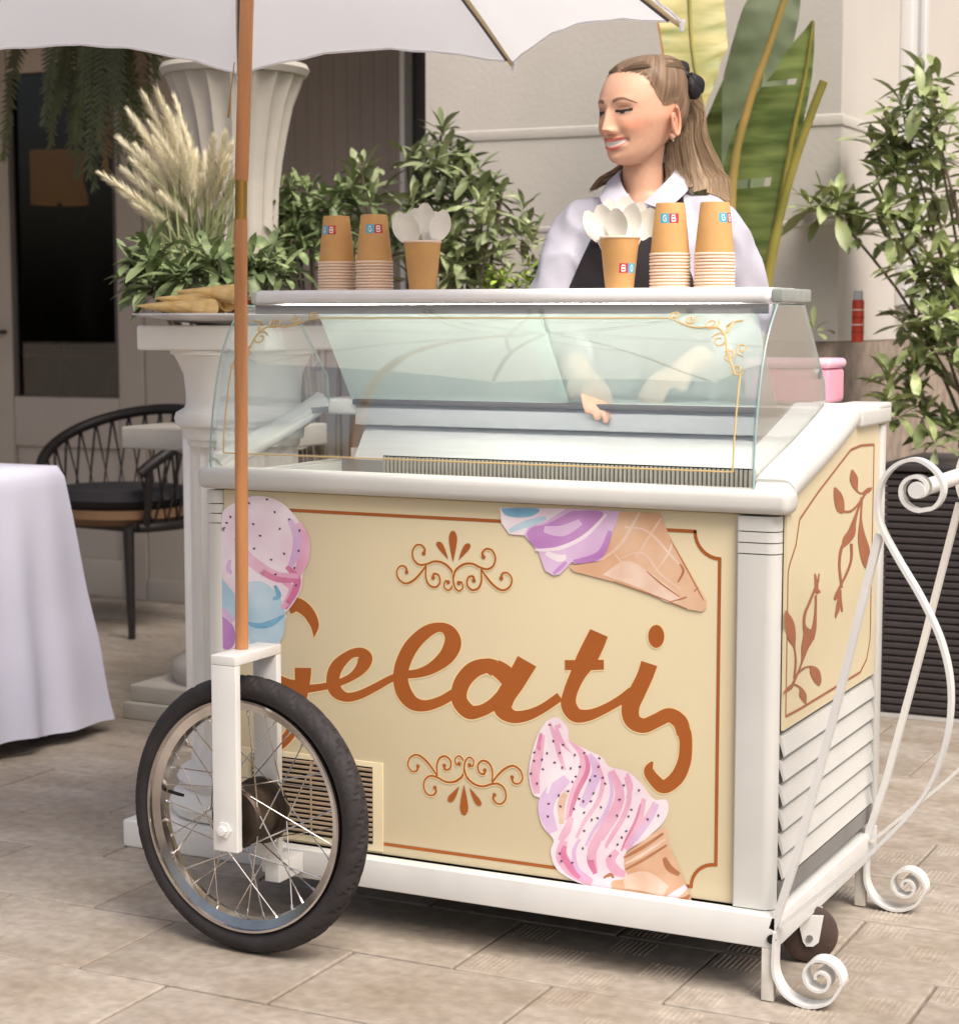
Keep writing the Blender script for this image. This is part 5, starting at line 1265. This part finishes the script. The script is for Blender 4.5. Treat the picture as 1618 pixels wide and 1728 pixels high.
# ears
def ear(side):
    pts = []; cen = Vector((side*.0715, -.012, -.028)); 
    out = []
    for i in range(27):
        a = PI*.5-(PI*2)*i/26
        yy = -.004+.0155*math.cos(a)*(-1)*1.0; zz = .030*math.sin(a)*(1 if a > 0 else .95); out.append(cen+Vector((side*(.004+.011*(1-math.cos(a))*.5), yy, zz)))
    b.tube(out[1:-4], [.0034]*18+[.003]*2+[.0045]*2, 8, c=tuple(SK.lerp(BLU, .45)))
    rows = []
    for r_ in (1., .75, .5, .2):
        rows.append([cen+(p-cen)*r_+Vector((side*(-.004*(1-r_)), 0, 0)) for p in out[:-1]])
    vs = [p for rw in rows for p in rw]; n = 26
    b.add(vs, [(i*n+j, i*n+(j+1) % n, (i+1)*n+(j+1) % n, (i+1)*n+j) for i in range(3) for j in range(n)]+[tuple(3*n+j for j in range(n))], c=tuple(SK.lerp(BLU, .8)*.9))
    b.tube(smooth_path([cen+Vector((side*.008, .006, .016)), cen+Vector((side*.010, -.002, .004)), cen+Vector((side*.009, .004, -.014))], 5), .0026, 6, c=tuple(SK.lerp(BLU, .4)))
    b.tube([cen+Vector((side*.006, .006, -.024)), cen+Vector((side*.007, .005, -.032)), cen+Vector((side*.006, .005, -.038))], [.005, .0058, .003], 8, c=tuple(SK.lerp(BLU, .3)))
b = hb_; ear(1); ear(-1)
hb_.v = [tuple(HM @ Vector(p)) for p in hb_.v]
# body: soft tubes fused to one skin
TM = Matrix.Translation((-.008, .02, 0)) @ Matrix.Rotation(R(-16), 4, 'Z')
def T(p): return TM @ Vector(p)
ELB = {1: Vector((.205, .03, 1.125)), -1: Vector((-.205, .0, 1.115))}
WRI = {1: Vector((.045, -.185, 1.055)), -1: Vector((-.155, -.20, 1.045))}
SHO = {1: T((.138, .005, 1.368)), -1: T((-.138, .005, 1.368))}
def loft(b, rings, n=28):
    vs = []; fs = []; k = len(rings)
    for z, cx, cy, rx, ry, e in rings:
        for j in range(n):
            a = 2*PI*j/n; c_, s_ = math.cos(a), math.sin(a)
            vs.append(T((cx+rx*math.copysign(abs(c_)**e, c_), cy+ry*math.copysign(abs(s_)**e, s_), z)))
    for i in range(k-1):
        for j in range(n): fs.append((i*n+j, i*n+(j+1) % n, (i+1)*n+(j+1) % n, (i+1)*n+j))
    fs += [tuple(range(n))[::-1], tuple((k-1)*n+j for j in range(n))]
    b.add(vs, fs)
def fused(b, name, vox, sm_it=4):
    me = bpy.data.meshes.new('tmp'); me.from_pydata(b.v, [], b.f); bm = bmesh.new(); bm.from_mesh(me); bmesh.ops.recalc_face_normals(bm, faces=bm.faces[:]); bm.to_mesh(me); bm.free()
    o = bpy.data.objects.new('tmp', me); col.objects.link(o)
    r_ = o.modifiers.new('r', 'REMESH'); r_.mode = 'VOXEL'; r_.voxel_size = vox
    if sm_it: s_ = o.modifiers.new('s', 'SMOOTH'); s_.iterations = sm_it; s_.factor = .5
    dg = bpy.context.evaluated_depsgraph_get(); out = bpy.data.meshes.new_from_object(o.evaluated_get(dg)); bpy.data.objects.remove(o)
    out.polygons.foreach_set('use_smooth', [True]*len(out.polygons)); out.name = name; return out
b = MB()
loft(b, [(.86, 0, .01, .15, .11, 1), (.95, 0, .01, .155, .105, 1), (1.08, 0, 0, .125, .09, 1), (1.22, 0, 0, .14, .10, 1), (1.33, 0, .005, .15, .09, 1), (1.39, 0, .01, .10, .065, 1), (1.42, 0, .01, .06, .055, 1)])
b.tube([T((0, .012, 1.38)), (-.016, .025, 1.44), (-.018, .022, 1.49), (-.016, .012, 1.54)], [.056, .045, .043, .046], 18)
for s in (1, -1):
    b.tube(smooth_path([SHO[s], SHO[s].lerp(ELB[s], .5), ELB[s]], 4), [.048]*3+[.044]*3+[.038]*3, 14)
    b.tube([ELB[s], ELB[s].lerp(WRI[s], .35), WRI[s]], [.038, .037, .024], 14)
    d = (WRI[s]-ELB[s]).normalized(); sd = d.cross(Vector((0, 0, 1))).normalized(); dn_ = Vector((0, 0, -1))
    pal = WRI[s]+d*.045
    b.tube([WRI[s]-d*.01, WRI[s]+d*.02, pal, pal+d*.035], [.022, .030, .036, .030], 14, flat=.5)
    for i, (o_, L) in enumerate(((-.026, .068), (-.009, .078), (.009, .072), (.026, .056))):
        k0_ = pal+d*.030+sd*o_; k1_ = k0_+d*L*.48+dn_*L*.18; k2_ = k1_+d*L*.22+dn_*L*.24; k3_ = k2_+d*L*.05+dn_*L*.22
        b.tube([pal+sd*o_*.8, k0_, k1_, k2_, k3_], [.009, .0088, .0082, .0076, .006], 8)
    th = WRI[s]+d*.02-sd*s*.024
    b.tube([WRI[s]+d*.01-sd*s*.012, th, th+d*.03-sd*s*.02+dn_*.012, th+d*.055-sd*s*.018+dn_*.022], [.012, .0115, .010, .0075], 8)
for s in (1, -1):
    b.tube([(s*.085, .02, .90), (s*.095, .015, .50), (s*.095, .03, .09)], [.085, .058, .038], 16)
    b.tube([(s*.095, .055, .045), (s*.097, -.03, .04), (s*.10, -.13, .03)], [.042, .040, .03], 12)
me_b = fused(b, 'body', .0062, 3)
bm = bmesh.new(); bm.from_mesh(me_b); me_h = bpy.data.meshes.new('h'); me_h.from_pydata(hb_.v, [], hb_.f)
nb = len(bm.verts); bm.from_mesh(me_h); me = bpy.data.meshes.new('body'); bm.to_mesh(me); bm.free()
at = me.color_attributes.new('Col', 'FLOAT_COLOR', 'POINT'); cc = []
for i in range(nb): cc += [*SK, 1]
for c in hb_.c: cc += [*c, 1]
at.data.foreach_set('color', cc); me.polygons.foreach_set('use_smooth', [True]*len(me.polygons))
M_skin = mat('skin', (255, 255, 255), rough=.48, var=.07, scale=90, attr='Col', spec=.35)
ps = M_skin.node_tree.nodes['Principled BSDF']; ps.inputs['Subsurface Weight'].default_value = .12; ps.inputs['Subsurface Radius'].default_value = (.012, .005, .003); ps.inputs['Subsurface Scale'].default_value = .5
me.materials.append(M_skin); body = link('body', me, person)
# earring
MB().lathe([(0, -.003), (.003, 0), (0, .003)], 10, cap=False).build('earring', M_chrome, person, loc=(HM @ Vector((-.079, -.007, -.067))).to_tuple())
# shirt
M_shirt = mat('white_shirt', (188, 186, 198), rough=.8, var=.03, scale=9, bump=.1, bscale=200)
b = MB()
loft(b, [(.93, 0, .01, .165, .125, 1), (1.0, 0, .01, .160, .118, 1), (1.10, 0, 0, .150, .112, 1), (1.22, 0, -.002, .158, .120, .95), (1.31, 0, .0, .168, .112, .92), (1.365, 0, .006, .150, .092, .92), (1.40, 0, .01, .115, .075, .95), (1.436, 0, .012, .075, .064, 1), (1.452, 0, .014, .066, .060, 1)], 40)
for s in (1, -1):
    sh0 = SHO[s]; out_ = T((s*.03, 0, 0))-T((0, 0, 0))
    b.tube([tuple(q) for q in smooth_path([sh0-out_*1.4+Vector((0, 0, .0)), sh0+out_*.25+Vector((0, 0, -.012)), sh0.lerp(ELB[s], .4)+out_*.6, sh0.lerp(ELB[s], .75)+out_*.45, ELB[s]], 4)], [.050, .052, .053, .054, .055, .056, .057, .058, .059, .060, .060, .060, .060, .059, .058, .056, .054], 20)
    b.tube([tuple(q) for q in smooth_path([ELB[s], ELB[s].lerp(WRI[s], .4), ELB[s].lerp(WRI[s], .68)], 4)], [.060, .060, .058, .056, .054, .052, .049, .046, .044], 18)
sm_ = fused(b, 'shirt', .0075, 5)
NRM = [(v.co.copy(), v.normal.copy()) for v in sm_.vertices]
for v, (p, n_) in zip(sm_.vertices, NRM):
    q = Vector((p.x*14+p.z*9, p.y*12, p.z*7-p.x*10)); q2 = Vector((p.x*30, p.y*26, p.z*18+p.x*20))
    amp = .0085 if abs(p.x) > .12 or p.z < 1.2 else .004
    v.co = p+n_*(amp*(1-2*abs(noise.noise(q)))-amp*.4+.0025*noise.noise(q2))
bm = bmesh.new(); bm.from_mesh(sm_); TI = TM.inverted()
def open_neck(v):
    q = TI @ v.co; return (q.y < .0 and abs(q.x) < .07 and q.z > 1.392+abs(q.x)*1.15) or (math.hypot(q.x, q.y) < .062 and q.z > 1.43)
bmesh.ops.delete(bm, geom=[v for v in bm.verts if open_neck(v)], context='VERTS'); bm.to_mesh(sm_); bm.free()
sm_.materials.append(M_shirt); shirt = link('shirt', sm_, person)
bvh = BVHTree.FromPolygons([v.co.copy() for v in sm_.vertices], [tuple(p.vertices) for p in sm_.polygons])
def drape(x, z, off):
    h = bvh.ray_cast(Vector((x, -1, z)), Vector((0, 1, 0)))
    return (h[0]+Vector((0, -off, 0))) if h[0] else None
# collar
for s in (1, -1):
    inn = smooth_path([(0, .064, 1.498), (s*.046, .044, 1.492), (s*.060, -.005, 1.474), (s*.044, -.055, 1.442), (s*.010, -.092, 1.402)], 6)
    out = smooth_path([(0, .084, 1.455), (s*.066, .056, 1.450), (s*.090, -.008, 1.436), (s*.088, -.068, 1.416), (s*.062, -.120, 1.384)], 6)
    vs = []; k = len(inn)
    for a, c in zip(inn, out):
        A_, C_ = T(a), T(c); mid = A_.lerp(C_, .5)+(Vector((A_.x+.008, A_.y-.02, 0)).normalized()*.008)
        vs += [A_, mid, C_]
    n0 = len(vs); ce = T((0, .02, 1.40)); vs += [v+(Vector((ce.x, ce.y, v.z))-v).normalized()*.003-Vector((0, 0, .002)) for v in vs]
    fs = []
    for i in range(k-1):
        for j in range(2): fs += [(i*3+j, i*3+j+1, i*3+j+4, i*3+j+3), (n0+i*3+j, n0+i*3+j+3, n0+i*3+j+4, n0+i*3+j+1)]
        fs += [(i*3, i*3+3, n0+i*3+3, n0+i*3), (i*3+2, n0+i*3+2, n0+i*3+5, i*3+5)]
    e = (k-1)*3; fs += [(e, e+1, n0+e+1, n0+e), (e+1, e+2, n0+e+2, n0+e+1)]
    MB().add(vs, fs).build('collar', M_shirt, shirt, sharp=50)
# apron
M_apron = mat('black_apron', (44, 38, 42), rough=.85, var=.12, scale=12)
vs = []; fs = []; rows = []
NX, NZ = 16, 26
for i in range(NZ+1):
    t = i/NZ; z = .90+.43*t; hw = .165-.005*t if z < 1.14 else .16-.075*((z-1.14)/.19)**1.2
    cx = -.045
    for j in range(NX+1):
        x = cx+hw*(-1+2*j/NX); p = drape(x, z, .006) or Vector((x, -.05, z)); vs.append(p)
vo = len(vs); vs += [p+Vector((0, .004, 0)) for p in vs]
for i in range(NZ):
    for j in range(NX): a = i*(NX+1)+j; fs += [(a, a+1, a+NX+2, a+NX+1), (vo+a, vo+a+NX+1, vo+a+NX+2, vo+a+1)]
for i in range(NZ): a = i*(NX+1); fs += [(a, a+NX+1, vo+a+NX+1, vo+a), (a+NX, vo+a+NX, vo+a+2*NX+1, a+2*NX+1)]
for j in range(NX): a = NZ*(NX+1)+j; fs.append((a, a+1, vo+a+1, vo+a))
apron = MB().add(vs, fs).build('apron', M_apron, person, sharp=60)
for pts, wd in (([(-.118, 1.315), (-.108, 1.35), (-.092, 1.385), (-.076, 1.415)], .013), ([(.034, 1.315), (.040, 1.35), (.046, 1.385), (.046, 1.412), (.044, 1.43)], .016)):
    P = smooth_path(pts, 6); vs = []; fs = []
    for x, z in P:
        for u in (-1, 0, 1): vs.append(drape(x+u*wd, z+(u*wd*.35 if x > 0 else -u*wd*.35), .011) or Vector((x+u*wd, -.06, z)))
    for i in range(len(P)-1):
        for j in range(2): a = i*3+j; fs.append((a, a+1, a+4, a+3))
    vo = len(vs); vs += [p+Vector((0, .003, 0)) for p in vs]; fs += [tuple(vo+q for q in f[::-1]) for f in fs]
    MB().add(vs, fs).build('apron_strap', M_apron, apron, sharp=60)
# trousers and shoes
b = MB(); loft(b, [(.80, 0, .015, .168, .13, 1), (.90, 0, .012, .168, .125, 1), (.965, 0, .01, .162, .12, 1)])
for s in (1, -1): b.tube([(s*.085, .02, .88), (s*.095, .015, .50), (s*.095, .03, .07)], [.098, .074, .062], 16)
tm = fused(b, 'trousers', .01, 3); tm.materials.append(M_apron); link('trousers', tm, person)
for s in (1, -1): MB().tube([(s*.095, .085, .05), (s*.096, .04, .048), (s*.098, -.06, .042), (s*.10, -.15, .032), (s*.10, -.18, .03)], [.03, .048, .046, .04, .02], 14).build('shoe', M_black, person)
# hair: combed-back cap
M_hair = mat('ash_brown_hair', (255, 255, 255), rough=.5, var=.10, scale=40, attr='Col', spec=.3)
random.seed(17)
angs = [-PI+2*PI*i/200 for i in range(200)]; vs = []; cs = []; fs = []
zs = [-.10+.2155*i/110 for i in range(111)]
H1, H2, H3 = Vector(lin((104, 83, 67))), Vector(lin((150, 124, 100))), Vector(lin((198, 170, 138)))
for z in zs:
    for a in angs:
        zl = hairline(a)+.0012*math.sin(a*61)
        cov = sm(zl-.002, zl+.042, z)
        st = noise.noise(Vector((a*26, z*9+abs(a)*3, 1)))*.5+noise.noise(Vector((a*70, z*12, 5)))*.5
        p = head_point(a, z, .0001)
        q = head_point(a, z, .0095+.0016*st)
        p = p.lerp(q, cov) if cov > 0 else head_point(a, z, -.006)
        vs.append(HM @ p); c = H1.lerp(H2, max(0, min(1, .55+st*1.9))).lerp(SK, .5*(1-sm(zl-.004, zl+.014, z))); cs.append(tuple(c))
n = len(angs)
for i in range(len(zs)-1):
    for j in range(n):
        a = angs[j]
        if zs[i] < hairline(a)-.005: continue
        fs.append((i*n+j, i*n+(j+1) % n, (i+1)*n+(j+1) % n, (i+1)*n+j))
fs.append(tuple((len(zs)-1)*n+j for j in range(n)))
b = MB(); b.add(vs, fs); b.c = cs; hair = b.build('hair', M_hair, person, colors=True, sharp=180)
# combed strands from the hairline to the clasp
CL = HM @ Vector((-.012, -.098, .062))
def lx(px): return (px-1100)*.00124
def lz(py): return 1.165+(534-py)*.001245
def strand(b, P, r0, c):
    P = smooth_path(P, 4); k = len(P); b.tube(P, [r0*(.6+.4*math.sin(PI*min(1, .15+i/k)))*(1-.75*(i/(k-1))**4) for i in range(k)], 3, c=tuple(c), cap=False)
b = MB()
for i in range(1500):
    a = random.uniform(-1.75, 1.75); z0 = hairline(a)+(random.uniform(.0, .05) if i % 2 else random.uniform(-.004, .02))
    if z0 > .104: continue
    ta = math.copysign(2.9, a)*1.0; P = []
    for t in (0, .2, .4, .6, .8, 1):
        aa = a+(ta-a)*t**1.15; zz = z0+(.066-z0)*t+.030*math.sin(PI*t)*(1 if z0 < .08 else .35); P.append(HM @ head_point(aa, min(.112, zz), .0008+min(1, t*1.8)*.0092+.0010*random.random()))
    strand(b, P, random.uniform(.0003, .0006), H1.lerp(H2, random.random()).lerp(H3, .25*random.random()))
b.build('combed_strands', M_hair, hair, colors=True, sharp=180, recalc=False)
# long loose hair behind the ear, over the shoulder
b = MB(); NU_, NV_ = 170, 44; vs = []; cs = []; fs = []
for i in range(NU_+1):
    u = i/NU_; cl = noise.noise(Vector((u*9, 0, 3)))*.012+noise.noise(Vector((u*30, 0, 8)))*.004
    key = [(lx(1128+48*u), .012+.02*u, lz(218-62*u)), (lx(1128+48*u)+.006+.014*u, .008+.02*u, lz(218-62*u)-.03), (lx(1126+70*u), .004+.02*u, lz(240-10*u)), (lx(1124+92*u)+cl*.5, -.006+.02*u, lz(280-4*u)), (lx(1123+106*u)+cl, -.022+.01*u, lz(303)), (lx(1122+112*u**1.1)+cl, -.036+.02*u, lz(318+22*u-10*math.sin(PI*u))+cl*.8)]
    P = smooth_path(key, 9); k = len(P)
    st = noise.noise(Vector((u*34, 0, 0)))*.6+noise.noise(Vector((u*95, 0, 4)))*.4
    for j in range(NV_+1):
        p = P[min(k-1, int(j*(k-1)/NV_))]; edge = math.sin(PI*min(1, max(0, u)))**.5; st2 = st+.25*noise.noise(Vector((u*60, j*.06, 2)))
        vs.append((p[0], p[1]-.016*edge-.0014*st+.02, p[2]))
        c = H1.lerp(H2, max(0, min(1, .6+st2*1.3))); cs.append(tuple(c.lerp(H3, max(0, min(1, .12+.7*u*(.4+.6*j/NV_)+st2*.55)))))
for i in range(NU_):
    for j in range(NV_): a = i*(NV_+1)+j; fs.append((a, a+1, a+NV_+2, a+NV_+1))
b.add(vs, fs); b.c = cs; b.build('ponytail', M_hair, hair, colors=True, sharp=180, recalc=False)
b = MB()
for i in range(900):
    u = random.random(); dp = random.random()
    sx, sy = lx(1128+48*u), lz(218-62*u+random.uniform(-6, 6)); ex, ez = lx(1122+112*u**1.1+random.uniform(-8, 8)), lz(322+24*u+random.uniform(-18, 20)-10*math.sin(PI*u))
    if random.random() < .06: ex += .012; ez -= .02
    yb_ = .01+.06*dp+.02*u; wv = random.uniform(-.006, .006); cu = .014*math.sin(u*9)*.3
    P = [(sx, yb_-.004, sy), (sx+.006+.014*u, yb_-.006, sy-.03), (lx(1126+70*u)+wv, yb_-.010, lz(240-10*u)), (lx(1124+92*u)+wv+cu, yb_-.020, lz(280-4*u)), (lx(1123+106*u)-wv+cu, yb_-.035-.01*u, lz(303)), (ex, yb_-.05, ez)]
    c = H1.lerp(H2, random.random()); c = c.lerp(H3, max(0, min(1, .15+.75*u+random.uniform(-.45, .35))))
    strand(b, P, random.uniform(.0003, .0006), c)
for i in range(70):
    u = random.random(); P = [(lx(1062), .05, lz(262)), (lx(1042-6*u), .055, lz(286)), (lx(1024-10*u), .05, lz(302-4*u)), (lx(1008-14*u), .045, lz(312+6*u))]
    strand(b, [Vector(p)+Vector((0, random.uniform(-.01, .01), random.uniform(-.006, .006))) for p in P], .002, H1.lerp(H2, random.random()))
b.build('loose_hair', M_hair, hair, colors=True, sharp=180, recalc=False)
# black bow
M_velvet = mat('black_velvet', (26, 22, 26), rough=.6, var=.3, scale=30)
b = MB()
def lobe(c, d, L, wd, th, ph):
    d = Vector(d).normalized(); s = d.cross(Vector((0, -1, .2))).normalized(); up = s.cross(d); vs = []; fs = []; n, m = 12, 16
    for i in range(n+1):
        t = i/n; r_ = math.sin(PI*(t*.93+.05))**.6
        for j in range(m):
            a = 2*PI*j/m; fo = 1+.18*math.sin(a*3+ph+t*4); vs.append(Vector(c)+d*L*t+s*wd*r_*math.cos(a)*fo+up*th*r_*math.sin(a)*fo)
    for i in range(n):
        for j in range(m): fs.append((i*m+j, i*m+(j+1) % m, (i+1)*m+(j+1) % m, (i+1)*m+j))
    b.add(vs, fs+[tuple(range(m)), tuple(n*m+j for j in range(m))])
bc = Vector((lx(1152), -.005, lz(128)))
lobe(bc+Vector((.004, 0, -.004)), (-.62, -.1, .75), .044, .020, .017, 0); lobe(bc, (.5, -.1, -.85), .056, .021, .017, 1); lobe(bc+Vector((.012, .004, .006)), (.5, 0, -.8), .050, .017, .015, 2)
lobe(bc+Vector((-.008, -.012, .008)), (.6, 0, -.6), .024, .010, .010, 4)
b.build('hair_bow', M_velvet, person)
